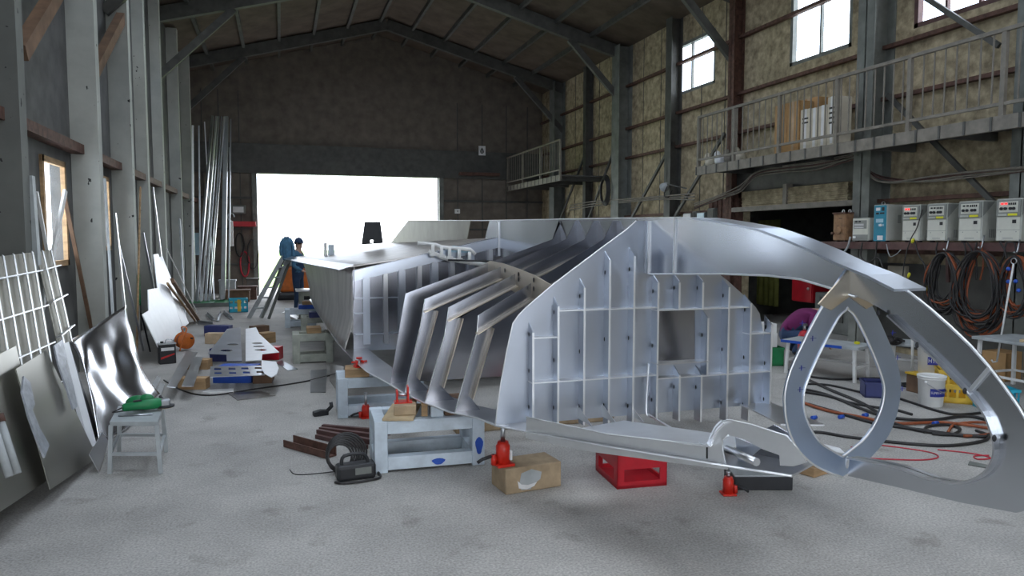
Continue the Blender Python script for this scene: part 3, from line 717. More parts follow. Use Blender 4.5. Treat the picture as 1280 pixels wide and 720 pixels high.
# ------------------------------------------------------------------ left wall: leaning sheets and bars
LS = .36
def onL(x, y, xf=-1.62, s=LS): return onP(x, y, (xf, 0, 0), (1, 0, s))
LN = V((1, 0, LS)).normalized()
def lean_sheet(name, px, m, label, cat='sheet', xf=-1.62, th=.006, group=None):
    P = [onL(x, y, xf) for x, y in px]
    for p in P:
        if p.z < .006: p.z = .006
    return solo(name, MB().prism([P], LN * -th), MT[m], label, cat, group)
def ribbed(px, nv, nh, label, xf):
    q = [onL(x, y, xf) for x, y in px]
    base = q[3].copy(); base.z = max(base.z, 0)
    t = thing('ribbed_panel', label, 'panel', V((q[3].x, q[3].y, min(p.z for p in q))))
    obj('sheet', MB().prism([q], LN * -.006), MT['alud'], t, True)
    def B(u, v): return (q[0].lerp(q[1], u)).lerp(q[3].lerp(q[2], u), v)
    for i in range(nv):
        u = (i + .5) / nv; obj('rib', MB().bar(B(u, 0) + LN * .02, B(u, 1) + LN * .02, .008, .03, LN.cross(V((0, 1, 0)))), MT['edge'], t, True)
    for i in range(nh):
        v = (i + .6) / nh; obj('cross_rib', MB().bar(B(0, v) + LN * .025, B(1, v) + LN * .025, .012, .05, LN), MT['edge'], t, True)
    return t
ribbed([(-75, 330), (43, 315), (74, 500), (-35, 570)], 8, 4, 'wide ribbed aluminium panel leaning at the far left edge', -1.70)
ribbed([(45, 315), (66, 312), (91, 424), (74, 440)], 2, 3, 'narrow ribbed aluminium panel beside the wood framed window', -1.72)
lean_sheet('aluminium_sheet', [(-110, 500), (20, 432), (60, 600), (-60, 680)], 'alug', 'dull aluminium sheet with two pale pipes leaning in front of it', xf=-1.50)
lean_sheet('aluminium_sheet', [(20, 461), (58, 438), (122, 572), (63, 612)], 'alug', 'dull aluminium sheet between the torn film strips', xf=-1.44)
lean_sheet('protective_film', [(30, 470), (38, 478), (44, 505), (41, 512), (50, 535), (62, 556), (56, 572), (46, 548), (36, 520), (28, 490)], 'film', 'torn grey film hanging on the sheet at the far left', 'film', xf=-1.38, th=.012)
lean_sheet('protective_film', [(68, 432), (78, 424), (84, 448), (82, 458), (92, 482), (97, 508), (92, 512), (82, 480), (73, 455)], 'film', 'torn grey film strip beside the white board edge', 'film', xf=-1.39, th=.012)
lean_sheet('white_board', [(79, 430), (86, 427), (121, 556), (112, 560)], 'board', 'narrow white board edge left of the mirror bright sheet', 'board', xf=-1.50, th=.03)
lean_sheet('dark_gap_sheet', [(70, 445), (86, 428), (124, 560), (108, 575)], 'black', 'black sheet standing in for the dark gap behind the narrow white board', xf=-1.66, th=.01)  # black sheet added to draw the shaded gap beside the board
lean_sheet('aluminium_offcut', [(112, 568), (128, 540), (136, 552), (124, 592)], 'alu', 'small bright offcut at the foot of the mirror bright sheet', 'offcut', xf=-1.36)
for i, (a, b, lb) in enumerate((((1, 528), (22, 592), 'pale pipe with a rusty end leaning at the far left'), ((-9, 530), (12, 596), 'pale pipe at the very left edge of the leaning pair'))):
    A, B = onL(*a, -1.36), onL(*b, -1.36); t = thing('steel_pipe', lb, 'pipe', B)
    obj('tube', MB().tube([A, B], .022, 10), MT['steell'], t, True); obj('end_cap', MB().tube([A + (A - B).normalized() * .05, A], .028, 10), MT['rust'], t, True)
# mirror-bright rolled sheet: leaning above, sweeping out along the floor
def mirror_sheet():
    NU = 32; top = [onL(87 + 73 * k / NU, 425 - 43.5 * k / NU, -1.80 + .38 * k / NU) for k in range(NU + 1)]
    rows = []
    for k, p in enumerate(top):
        u = k / NU
        foot = onZ(128, 560, .012).lerp(onZ(204, 493, .012), u); col = []
        mid = V((-1.72 - .02 * math.sin(u * 7), (p.y * .55 + foot.y * .45), .34 + .06 * math.sin(u * 9)))
        for t in [j / 26 for j in range(27)]:
            q = p * (1 - t) ** 2 + mid * (2 * t * (1 - t)) + foot * t * t
            q.x += .018 * math.sin(6 * t + 5 * u) + .012 * math.sin(13 * u + 4 * t) * (t)
            w_ = .022 * math.sin(11 * (u + .9 * t)) * t * (1.2 - t) + .012 * math.sin(23 * (u - .5 * t) + 1) * t * (1.1 - t); q.x += w_; q.z += .3 * w_
            q.z += .01 * math.sin(15 * u + 3 * t) * t * (1 - t) * 4
            col.append(q)
        rows.append(col)
    return MB().grid(rows, True, (-.004, 0, -.002))
solo('polished_sheet', mirror_sheet(), MT['mirror'], 'mirror bright buckled aluminium sheet curling out onto the floor', 'sheet')
for i, (a, b, c, d) in enumerate((((196, 470), (201, 472), (186, 502), (180, 500)), ((200, 478), (206, 480), (199, 500), (193, 498)))):
    solo('aluminium_strip', MB().prism([[onZ(*q, .012 + .008 * i) for q in (a, b, c, d)]], (0, 0, -.006)), MT['edge'], ('long', 'short')[i] + ' thin aluminium strip on the floor at the foot of the mirror bright sheet', 'strip')
# white boards
wb = [([(201, 440), (178, 393), (186, 388), (185, 362), (197, 360), (192, 318), (207, 400), (214, 436)], -1.60, 'large white board with a stepped top edge leaning on the left wall'),
      ([(192, 318), (198, 317), (229, 412), (221, 420), (206, 436)], -1.64, 'white board behind the stepped white board'),
      ([(198, 322), (203, 320), (236, 404), (229, 410)], -1.70, 'tall narrow white strip right of the white boards')]
for px, xf, lb in wb: lean_sheet('white_board', px, 'board', lb, 'board', xf=xf, th=.012)
# bars leaning against the left wall
bars = [((46, 425), (31, 222), .09, 'steell', 'grey plank', 'grey plank leaning left of the wood framed window', -1.85, .0), ((72, 420), (39, 242), .05, 'white', 'white pole', 'white pole crossing the grey plank by the window', -1.8, .0),
        ((58, 330), (76, 240), .05, 'white', 'white pole', 'white pole leaning across the wood framed window', -1.9, 0), ((112, 425), (76, 250), .07, 'woodd', 'dark timber', 'dark timber leaning right of the wood framed window', -1.85, 0),
        ((136, 395), (126, 225), .04, 'steell', 'thin strip', 'thin grey strip upright between the pale wall bays', -2.0, 0), ((152, 395), (139, 268), .05, 'alu', 'aluminium angle', 'bright aluminium angle behind the top of the mirror bright sheet', -1.8, 0),
        ((166, 400), (142, 300), .05, 'galv', 'aluminium angle', 'grey aluminium angle right of the bright angle', -1.78, 0), ((168, 395), (172, 235), .035, 'wood', 'timber batten', 'thin upright timber batten on the left wall', -1.95, 0),
        ((193, 385), (175, 292), .06, 'galv', 'aluminium angle', 'grey aluminium angle beside the dark gap', -1.75, 0), ((206, 385), (188, 235), .05, 'edge', 'aluminium angle', 'long bright aluminium angle above the white boards', -1.75, 0),
        ((246, 408), (212, 352), .10, 'woodd', 'brown plank', 'brown plank leaning right of the white boards', -1.6, 0), ((241, 412), (206, 356), .06, 'wood', 'brown plank', 'lighter brown plank against the white boards', -1.62, 0),
        ((244, 396), (205, 312), .03, 'white', 'white pole', 'thin white pole leaning over the brown planks', -1.66, 0), ((228, 395), (222, 275), .06, 'steell', 'pale post', 'pale post standing left of the tall tube bundle', -1.9, 0)]
for a, b, w, m, nm_, lb, xf, z in bars:
    i_ = bars.index((a, b, w, m, nm_, lb, xf, z))
    xf, sl = (-2.30 - .06 * i_, .03) if i_ < 4 else (-2.02 - .05 * (i_ - 4), .10) if i_ < 10 else (-1.75 - .10 * (i_ - 10), .14)
    A, B = onL(*a, xf, sl), onL(*b, xf, sl)
    if A.z < 0.01: A.z = .01
    d = (A - B)
    if A.z > .05: A = B + d * ((B.z - .02) / (B.z - A.z))      # carry the bar down to the floor
    solo(nm_.replace(' ', '_'), MB().bar(A + LN * .05, B + LN * .05, w, w * .6, LN), MT[m], lb, nm_.split()[-1])
gp = onL(165, 355, -2.0)
solo('green_hose', MB().tube(smooth_path([gp + V((.1, .1 * math.cos(a * 1.3), .28 * math.sin(a * 1.7) - .1)) for a in range(12)], 4), .012, 6), MT['green'], 'tangled green hose hanging in the dark wall gap', 'hose')
# tall tubes standing on a green base in the back left corner
base = thing('tube_rack', 'low green base under the tall tubes in the back left corner', 'rack', (-1.55, 20.7, 0))
obj('base_board', MB().bb((-2.45, 20.2, 0), (-.95, 21.2, .10)), MT['green'], base, True); obj('kerb', MB().bb((-2.45, 20.15, .0), (-.95, 20.2, .10)), MT['steelg'], base, True)
tb_ = [((241, 200), (241, 379), .05), ((249, 200), (251, 380), .035), ((262, 190), (246, 379), .06), ((267, 190), (252, 379), .045), ((270, 190), (257, 380), .05), ((274, 190), (261, 379), .03), ((277, 190), (263, 380), .035), ((282, 190), (279, 381), .11), ((288, 192), (286, 379), .035), ((258, 195), (268, 378), .03)]
for i, (a, b, w) in enumerate(tb_):
    A = onY(*b, 20.45 + .07 * i); A.z = .115; B = onY(*a, 21.2 + .12 * i)
    B = A + (B - A) * 1.25
    where = ['leftmost of the tall', 'second from the left of the tall', 'thick bright slanting', 'bright slanting, right of the thickest slanting', 'middle slanting', 'thin slanting', 'thin slanting, right of the middle', 'thick upright', 'rightmost thin upright', 'thin upright dull'][i]
    solo('aluminium_tube', MB().bar(A, B, w, w), MT['galv' if i % 3 else 'edge'], where + ' aluminium tube in the back left corner', 'tube', 'tall tubes in the back left corner')
# things on the back wall left of the door
pn = onY(238, 305, 24.6)
solo('pale_board', MB().bb(pn + V((-.35, 0, -.35)), pn + V((.25, .03, .35))), MT['clear'], 'pale green square board behind the tall tubes', 'board')
def wall_lamp(p, label):
    t = thing('wall_lamp', label, 'lamp', p)
    obj('housing', MB().bb(p + V((-.22, -.05, -.14)), p + V((.22, .12, .14))), MT['steelg'], t, True, .01); obj('lens', MB().bb(p + V((-.16, -.06, -.09)), p + V((.16, -.05, .09))), MT['label'], t, True)
wall_lamp(onY(298, 262, 24.86), 'small white lamp on the back wall left of the shutter door')
hk_ = onY(289, 288, 24.5)
t = thing('chain_hoist', 'pale chain hoist hanging left of the shutter door', 'hoist', hk_)
obj('body', MB().bb(hk_ + V((-.06, -.06, -.5)), hk_ + V((.06, .06, .3))), MT['white'], t, True, .02); obj('hook', MB().tube(smooth_path([hk_ + V((.1 * math.cos(a), 0, .42 + .12 * math.sin(a))) for a in [i * .7 for i in range(8)]], 3), .025, 6), MT['steell'], t, True); obj('chain', MB().tube([hk_ + V((0, 0, .5)), hk_ + V((0, 0, 2.6))], .015, 6), MT['steell'], t, True)
for i, (x, y, r) in enumerate(((300, 306, .16), (316, 318, .2), (306, 330, .17))):
    p = onY(x, y, 24.94); m = ('rubber', 'rubber', 'redcord')[i]
    solo('hung_hose', MB().tube(smooth_path([p + V((r * .8 * math.cos(a), -.003 * k, r * 2.4 * math.sin(a))) for k, a in enumerate([j * .9 for j in range(22)])], 3), .028, 6), MT[m], ('upper coiled black hose on the back wall', 'coiled black hose beside the shutter door frame', 'coiled red hose on the back wall left of the door')[i], 'hose')
solo('red_shelf', MB().bb(onY(286, 283, 24.6), onY(320, 277, 24.9)), MT['redp'], 'dark red box shelf on the back wall', 'shelf')
# blue basket, dark boxes and scrap at the foot of that wall
def crate(name, label, cat, c, sx, sy, h, m, rz=0, holes=True, handle=None):
    t = thing(name, label, cat, c, rz); th = .02
    mb = MB().bb((-sx / 2, -sy / 2, 0), (sx / 2, sy / 2, th))
    obj('base', mb, m, t)
    def side(a, b, off):
        a, b = V(a), V(b); u = (b - a)
        L = [[a, b, b + V((0, 0, h)), a + V((0, 0, h))]]
        if holes:
            for z0, z1 in (((.16, .46),) if holes == 1 else ((.18, .42), (.58, .86))):
                n = 1 if holes == 1 else 4
                for k in range(n):
                    s0, s1 = (k + .14) / n, (k + .86) / n
                    L.append([a + u * s0 + V((0, 0, h * z0)), a + u * s1 + V((0, 0, h * z0)), a + u * s1 + V((0, 0, h * z1)), a + u * s0 + V((0, 0, h * z1))])
        obj('side_wall', MB().prism(L, V(off) * .014), m, t)
    x, y = sx / 2, sy / 2
    side((-x, -y, 0), (x, -y, 0), (0, 1, 0)); side((-x, y, 0), (x, y, 0), (0, -1, 0)); side((-x, -y, 0), (-x, y, 0), (1, 0, 0)); side((x, -y, 0), (x, y, 0), (-1, 0, 0))
    rm = MB()
    for a, b in (((-x - .008, -y - .008), (x + .008, -y + .02)), ((-x - .008, y - .02), (x + .008, y + .008)), ((-x - .008, -y), (-x + .02, y)), ((x - .02, -y), (x + .008, y))): rm.bb((*a, h - .03), (*b, h))
    obj('rim', rm, m, t)
    return t
bk = crate('plastic_basket', 'turquoise plastic basket with a yellow band by the tall tubes', 'basket', (-1.0, 18.65, 0), .42, .34, .33, MT['cyan'], .1, 4)
obj('band', MB().bb((-.03, -.185, .02), (.05, -.178, .31)), MT['yellow'], bk)
for i, (x, y, w, h, m, lb) in enumerate(((296, 377, .7, .3, 'woodd', 'dark brown box of scrap behind the turquoise basket'), (310, 374, .5, .35, 'rust', 'rusty red box left of the shutter door'), (285, 372, .45, .5, 'steell', 'grey metal box under the pale hoist'), (318, 366, .35, .5, 'steel', 'dark box against the shutter door frame'))):
    p = onZ(x, y); p.y = min(p.y, 23.8) + .0
    t = thing('scrap_box', lb, 'box', p); obj('box_body', MB().bb((-w / 2, -.2, 0), (w / 2, .2, h)), MT[m], t, False, .015); obj('lid', MB().bb((-w / 2 - .02, -.22, h), (w / 2 + .02, .22, h + .04)), MT[m], t)
# angle offcuts on the floor
for i, (a, b, lb) in enumerate((((248, 404), (266, 406), 'longest'), ((259, 393), (267, 400), 'leftmost short'), ((272, 401), (275, 392), 'middle short'), ((280, 391), (290, 399), 'rightmost short'))):
    A, B = onZ(*a, .02), onZ(*b, .02)
    solo('angle_offcut', MB().bar(A, B, .07, .012).bar(A + V((0, .03, .03)), B + V((0, .03, .03)), .01, .06), MT['galv'], lb + ' aluminium angle offcut on the floor before the tall tubes', 'offcut')
# floor plates on blocks
def plate(name, px, z, m, label, holes=(), th=.008, cat='plate'):
    L = [[onZ(*q, z) for q in px]] + [[onZ(*q, z) for q in h] for h in holes]
    return solo(name, MB().prism(L, (0, 0, -th)), MT[m], label, cat)
def ell(x, y, rx, ry, n=12): return [(x + rx * math.cos(2 * math.pi * k / n), y + ry * math.sin(2 * math.pi * k / n)) for k in range(n)]
plate('cut_plate', [(260, 442), (283, 443), (283.5, 451), (302.5, 451), (300.5, 409), (284, 411)], .20, 'alub', 'left of two large tapered plates with oval slots on blocks', [ell(283, 438, 8, 1.3), ell(291, 430.5, 7, 1.1)])
plate('cut_plate', [(307, 451), (327, 450), (328, 442.5), (349, 440), (324, 417), (320, 409), (307, 411)], .20, 'board', 'right of two large tapered plates with three oval slots', [ell(326, 437.3, 8, 1.2), ell(323.5, 433, 7.5, 1.1), ell(321.5, 429, 7, 1.0)])
sq = []
for cx_, cy_ in ((272, 461), (290, 460.7), (306, 460.3), (272.5, 466), (290.8, 465.8), (308, 465.4), (325, 464.8), (323, 460)): sq.append([(cx_ - 4.4, cy_ - 1.2), (cx_ + 4.2, cy_ - 1.2), (cx_ + 4.6, cy_ + 1.2), (cx_ - 4.4, cy_ + 1.2)])
plate('perforated_plate', [(263, 458), (331, 457), (331, 468.5), (262, 471)], .20, 'galv', 'plate with two rows of square holes on a blue box', sq)
plate('cut_plate', [(327, 450.5), (345, 452), (348.5, 460), (346, 468), (339, 471.5), (331, 467), (327, 461)], .235, 'board', 'white stepped plate lying over the right end of the perforated plate')
plate('aluminium_strip', [(208.5, 483), (219.5, 484), (247, 440), (233, 439)], .15, 'alu', 'long left aluminium strip across the timber blocks', cat='strip')
plate('aluminium_strip', [(227, 482.5), (242, 482.5), (253.5, 446), (242, 446)], .15, 'alu', 'shorter right aluminium strip across the timber blocks', cat='strip')
plate('scrap_plate', [(285, 491), (325, 488), (344, 494), (297, 500)], .01, 'alur', 'four cornered grey scrap plate flat on the floor', th=.006)
plate('scrap_plate', [(345, 453), (352, 450), (372, 461), (360, 463)], .01, 'alub', 'pale scrap plate right of the white stepped plate', th=.006)
plate('scrap_plate', [(388, 463), (409, 461), (407, 490), (388, 490)], .012, 'galv', 'grey sheet lying on the floor between two stands', th=.006)
plate('scrap_plate', [(413, 455), (430, 458), (424, 492), (412, 475)], .012, 'alur', 'long sheet lying beneath the hull by the second stand', th=.006)
plate('white_bar', [(252, 490), (262, 487), (292, 485.5), (292, 488.5), (262, 490.5)], .03, 'white', 'white bar on the floor before the blue box', th=.03, cat='bar')
def block(px0, px1, d, h, m, label, name='timber_block', cat='block'):
    """front bottom edge px0..px1 on the floor"""
    A, B = onZ(*px0), onZ(*px1); B.z = A.z = 0; u = (B - A).normalized(); w = V((-u.y, u.x, 0))
    P = [A, B, B + w * d, A + w * d]
    return solo(name, MB().prism([P], (0, 0, h)), MT[m], label, cat, bevel=.006)
block((222, 487), (257, 487), .14, .135, 'wood', 'front timber block under the two aluminium strips')
block((232, 462), (260, 462), .16, .135, 'wood', 'rear timber block under the two aluminium strips')
block((266, 479), (314, 479), .35, .185, 'blue', 'blue box under the perforated plate', 'blue_box', 'box')
block((316, 480), (340, 479), .3, .185, 'woodd', 'dark block under the white stepped plate')
block((262, 452), (283, 452), .16, .19, 'navy', 'navy block under the left tapered plate', 'navy_block')
block((255, 420), (286, 420), .2, .185, 'navy', 'navy beam at the far end of the left tapered plate', 'navy_block')
block((256, 430), (283, 430), .16, .18, 'woodp', 'pale timber under the middle of the left tapered plate')
block((326, 450), (349, 450), .2, .185, 'redp', 'dark red block under the right tapered plate', 'red_block')
block((318, 421), (337, 419), .2, .185, 'woodd', 'dark block at the far end of the right tapered plate')
block((330, 430), (345, 428), .2, .18, 'wood', 'timber block under the slotted edge of the right tapered plate')
# black tool can, orange cord reel
p = onZ(209, 454)
t = thing('oil_can', 'black square can with red and white marks by the white boards', 'can', p, .3)
obj('can_body', MB().bb((-.11, -.075, 0), (.11, .075, .28)), MT['black'], t, False, .01); obj('lid_rim', MB().bb((-.115, -.08, .28), (.115, .08, .295)), MT['galv'], t)
obj('label_band', MB().bb((-.085, -.078, .19), (.085, -.0755, .235)), MT['label'], t); obj('label_mark', MB().prism([[(-.09, -.0765, .07), (.09, -.0765, .13), (.09, -.0765, .15), (-.09, -.0765, .10)]], (0, -.002, 0)), MT['inkr'], t)
obj('spout', MB().tube([(-.06, 0, .29), (-.06, 0, .32)], .022, 10), MT['black'], t); obj('handle', MB().tube(smooth_path([(-.02, 0, .295), (.0, 0, .34), (.06, 0, .34), (.09, 0, .295)], 4), .008, 6), MT['galv'], t)
A = onZ(196, 440); solo('thin_rod', MB().bar(A + V((-.1, .05, .0)), A + V((-.22, .1, .62)), .018, .018), MT['black'], 'thin black rod leaning by the black can', 'rod')
p = onZ(231, 438)
t = thing('cord_reel', 'orange cord reel standing on the floor behind the aluminium strips', 'reel', p, .5)
obj('reel_drum', MB().lathe([(.02, -.08), (.13, -.08), (.13, -.06), (.085, -.055), (.085, .055), (.13, .06), (.13, .08), (.02, .08)], (0, 0, .16), 18, Matrix.Rotation(math.pi / 2, 3, 'X')), MT['verm'], t)
obj('wound_cord', MB().lathe([(.088, -.05), (.112, -.045), (.112, .045), (.088, .05)], (0, 0, .16), 18, Matrix.Rotation(math.pi / 2, 3, 'X')), MT['orange'], t)
obj('reel_frame', MB().tube(smooth_path([(-.12, -.1, .012), (-.06, -.1, .2), (0, -.1, .36), (0, .1, .36), (.06, .1, .2), (.12, .1, .012)], 4), .012, 6), MT['verm'], t)
obj('crank_knob', MB().cyl((.07, -.09, .2), (.07, -.14, .2), .015, 8), MT['black'], t)
# stool with green grinder
fl_ = onZ(140, 590); sz = .40
c4 = [onZ(137, 527, sz), onZ(197, 527, sz), onZ(204, 507, sz), onZ(148, 507, sz)]
cc = sum(c4, V()) / 4; t = thing('work_stool', 'small grey metal stool holding a green grinder before the leaning sheets', 'stool', V((cc.x, cc.y, 0)))
obj('stool_top', MB().prism([c4], (0, 0, -.035)), MT['steell'], t, True, .004)
for i, p in enumerate(c4):
    q = cc.lerp(p, .96); f = cc.lerp(p, 1.06); f.z = 0; q.z = sz - .03
    obj('leg', MB().bar(f, q, .028, .028), MT['steell'], t, True)
for i in range(4):
    a, b = cc.lerp(c4[i], 1.02), cc.lerp(c4[(i + 1) % 4], 1.02); a.z = b.z = .15; obj('stretcher', MB().bar(a, b, .022, .022), MT['steell'], t, True)
def grinder(loc, rz, label, m):
    g = thing('angle_grinder', label, 'grinder', loc, rz)
    obj('motor_body', MB().lathe([(.02, -.16), (.032, -.15), (.034, -.02), (.042, .0), (.045, .10), (.03, .13)], (0, 0, .06), 14, Matrix.Rotation(math.pi / 2, 3, 'Y')), m, g)
    obj('gear_head', MB().box((.15, 0, .06), (.07, .075, .06)), MT['galv'], g, False, .012)
    obj('grinding_disc', MB().lathe([(.012, 0), (.062, 0), (.062, .006), (.012, .008)], (.155, 0, .018), 20), MT['woodp'], g)
    obj('disc_guard', MB().lathe([(.02, .012), (.068, .012), (.068, .028), (.02, .03)], (.155, 0, .01), 20), MT['black'], g)
    obj('side_handle', MB().tube([(.15, .03, .06), (.15, .075, .07), (.15, .15, .08)], [.01, .016, .014], 10), MT['black'], g)
    obj('switch', MB().box((-.05, 0, .1), (.06, .02, .012)), MT['black'], g, False, .003)
    obj('power_cord', MB().tube(smooth_path([(-.16, 0, .06), (-.22, .02, .03), (-.2, .09, .012), (-.08, .11, .012), (.02, .09, .012), (.05, .12, .012)], 4), .006, 6), MT['rubber'], g)
    return g
grinder((cc.x + .05, cc.y + .02, sz), .35, 'green angle grinder lying on the grey metal stool', MT['green'])
A = V((cc.x - .12, cc.y - .08, sz + .008)); solo('steel_rod', MB().cyl(A, A + V((.25, -.03, 0)), .007, 8), MT['galv'], 'thin rod at the front of the stool top', 'rod')
A = V((cc.x - .02, cc.y + .10, sz + .03)); solo('green_bag', MB().ball(A + V((0, .03, .03)), (.09, .05, .06), 12, 8).ball(A + V((.07, .02, .05)), (.06, .05, .05), 10, 6), MT['green'], 'crumpled green cloth behind the grinder on the stool', 'cloth')
# black flat tool, channels, bundle, cable on the centre floor
p = onZ(404, 519)
t = thing('black_clamp_tool', 'small black hand tool alone on the floor left of the stands', 'tool', p, .2)
obj('tool_body', MB().prism([[(-.1, -.03, 0), (.05, -.03, 0), (.05, -.03, .05), (-.02, -.03, .06), (-.1, -.03, .045)]], (0, .07, 0)), MT['black'], t, False, .008); obj('tool_handle', MB().tube([(.03, 0, .03), (.09, .01, .08), (.085, .02, .12)], .02, 8), MT['black'], t)
def channel(a, b, label):
    A, B = onZ(*a), onZ(*b); u = (B - A).normalized(); w = V((-u.y, u.x, 0))
    solo('steel_channel', MB().bar(A + V((0, 0, .008)), B + V((0, 0, .008)), .11, .01).bar(A + w * .05 + V((0, 0, .045)), B + w * .05 + V((0, 0, .045)), .01, .075).bar(A - w * .05 + V((0, 0, .035)), B - w * .05 + V((0, 0, .035)), .01, .055), MT['rust'], label, 'channel')
channel((361, 557), (414, 572), 'brown steel channel in front, nearest the black cable coil')
for i in range(7):
    A, B = onZ(396 + i * 1.5, 548 - i * 1.6), onZ(458 + i * 5, 562 - i * 3)
    z = .02 + .035 * (i % 2)
    solo('steel_bar', MB().bar(A + V((0, 0, z)), B + V((0, 0, z)), .04, .035), MT['rbrown'], ('nearest', 'second nearest', 'third nearest', 'middle', 'third farthest', 'second farthest', 'farthest')[i] + ' dark bar of the bundle behind the cable coil', 'bar', 'bundle of dark bars')
p = onZ(444, 598)
t = thing('welding_feeder', 'black corded tool with its cable coil before the pale stand', 'tool', p, .1)
obj('case', MB().bb((-.14, -.06, 0), (.15, .07, .12)), MT['black'], t, False, .025); obj('grip', MB().tube(smooth_path([(-.1, 0, .11), (-.08, 0, .18), (.06, 0, .18), (.1, 0, .11)], 4), .014, 8), MT['black'], t)
for k in range(7):
    r = .10 + .012 * k; obj('cord_loop', MB().tube([V((-.08 + r * .9 * math.cos(a) + .01 * k, .17 + .03 * k * .3 + r * .35 * math.sin(a), .13 + r * .85 * math.sin(a))) for a in [2 * math.pi * j / 20 for j in range(20)]], .009, 6, True), MT['rubber'], t)
obj('vent_plate', MB().box((.05, -.062, .07), (.12, .004, .05)), MT['steelg'], t)
obj('loose_cord', MB().tube(smooth_path([(-.16, -.06, .012), (-.1, -.11, .012), (.05, -.12, .012), (.17, -.08, .012), (.18, .06, .012)], 5), .009, 6), MT['rubber'], t)
solo('floor_cable', MB().tube(smooth_path([onZ(x, y, .009) for x, y in ((205, 475), (228, 488), (262, 494), (320, 486), (380, 477), (425, 466), (450, 462))], 8), .009, 6), MT['rubber'], 'thin black cable curving across the floor before the blue box', 'cable')
solo('floor_wire', MB().tube(smooth_path([onZ(x, y, .004) for x, y in ((362, 587), (370, 593), (395, 592), (428, 588))], 6), .004, 5), MT['rubber'], 'thin wire on the floor left of the black cable coil', 'wire')
# step ladder by the stern
t = thing('stepladder', 'pale aluminium stepladder leaning up beside the stern', 'ladder', onZ(325, 397))
LA = onZ(311, 398)
top = onY(354, 321, 16.9); top2 = top + V((.14, .05, 0))
obj('stile', MB().bar(LA, top, .045, .09), MT['steell'], t, True); obj('stile', MB().bar(LA + V((.26, .04, 0)), top2, .045, .09), MT['steell'], t, True)
LA2 = LA + V((.26, .04, 0))
for i in range(5):
    s = (i + 1) / 6; obj('step', MB().bar(LA.lerp(top, s), LA2.lerp(top2, s), .10, .03), MT['steell'], t, True)
LR = onZ(331, 399) + V((.08, .0, 0))
obj('rear_stile', MB().bar(LR, top2 + V((.03, .04, 0)), .045, .05), MT['steelg'], t, True); obj('rear_stile', MB().bar(LR + V((-.14, .25, 0)), top + V((.03, .04, 0)), .045, .05), MT['steelg'], t, True)
obj('top_cap', MB().bar(top + V((-.03, .02, .02)), top2 + V((.05, .02, .02)), .12, .04), MT['steell'], t, True)
jk = thing('work_jacket', 'faded blue work jacket hung over the top of the stepladder', 'jacket', top + V((.08, .02, .045)))
jk.scale = (.60, .60, .85)
rows = []
for k, (r, z) in enumerate(((.05, .46), (.15, .44), (.21, .38), (.235, .28), (.22, .14), (.20, .02), (.19, -.08), (.17, -.14))):
    rows.append([V((r * (1 + .07 * math.sin(5 * a + k)) * math.cos(a), r * .72 * math.sin(a), z)) for a in [2 * math.pi * j / 20 for j in range(21)]])
obj('jacket_body', MB().grid(rows, True), MT['cloth_teal'], jk)
obj('sleeve', MB().tube(smooth_path([(.17, -.05, .33), (.23, -.1, .15), (.22, -.1, -.1)], 4), [.07] * 4 + [.06] * 5, 10), MT['cloth_teal'], jk); obj('sleeve', MB().tube(smooth_path([(-.17, -.05, .33), (-.22, -.1, .15), (-.2, -.1, -.02)], 4), [.07] * 4 + [.06] * 5, 10), MT['cloth_teal'], jk)
obj('collar', MB().tube([(.08 * math.cos(a), .06 * math.sin(a), .46) for a in [2 * math.pi * j / 12 for j in range(12)]], .02, 6, True), MT['cloth_navy'], jk)
for i, (a, b) in enumerate((((352, 391), (362, 386)), ((358, 393), (374, 396)))):
    plate('scrap_offcut', [a, (a[0] + 6, a[1] - 3), b, (b[0] - 3, b[1] + 3)], .015 + .012 * i, 'edge', ('left', 'right')[i] + ' small white offcut on the floor right of the stepladder', cat='offcut')
# outside: orange machine and post seen through the door
p = onZ(372, 352); 
t = thing('orange_machine', 'small orange machine outside the shutter door', 'machine', (p.x * .72, p.y * .72, -.04))
obj('machine_body', MB().bb((-.5, -.4, .25), (.5, .4, 1.0)), MT['verm'], t, False, .08); obj('cab_roof', MB().bb((-.4, -.35, 1.0), (.1, .35, 1.5)), MT['steell'], t, False, .06); obj('track', MB().bb((-.6, -.5, 0), (.6, -.2, .28)), MT['black'], t, False, .1); obj('track', MB().bb((-.6, .2, 0), (.6, .5, .28)), MT['black'], t, False, .1)
# ------------------------------------------------------------------ stands, blocks, jacks under the hull
def make_stand(label, loc, L, D, Hh, rz, m, tw=.10):
    t = thing('steel_stand', label, 'stand', loc, rz)
    for x in (-L / 2 + tw / 2, L / 2 - tw / 2):
        for y in (-D / 2 + tw / 2, D / 2 - tw / 2): obj('leg', MB().bb((x - tw / 2, y - tw / 2, 0), (x + tw / 2, y + tw / 2, Hh)), m, t, False, .006)
    for y in (-D / 2 + tw / 2, D / 2 - tw / 2):
        obj('top_rail', MB().bb((-L / 2 + tw, y - tw / 2 + .004, Hh - tw), (L / 2 - tw, y + tw / 2 - .004, Hh - .002)), m, t, False, .004)
        obj('bottom_rail', MB().bb((-L / 2 + tw, y - tw / 2 + .004, .02), (L / 2 - tw, y + tw / 2 - .004, .02 + tw)), m, t, False, .004)
    for x in (-L / 2 + tw / 2, L / 2 - tw / 2):
        obj('end_rail', MB().bb((x - tw / 2 + .004, -D / 2 + tw, Hh - tw), (x + tw / 2 - .004, D / 2 - tw, Hh - .002)), m, t, False, .004)
        obj('end_rail', MB().bb((x - tw / 2 + .004, -D / 2 + tw, .02), (x + tw / 2 - .004, D / 2 - tw, .02 + tw)), m, t, False, .004)
    return t
s1 = make_stand('pale blue stand with blue paint patches, nearest the camera under the flanged frames', (1.09, 5.68, 0), .86, .52, .40, -.04, MT['stand'])
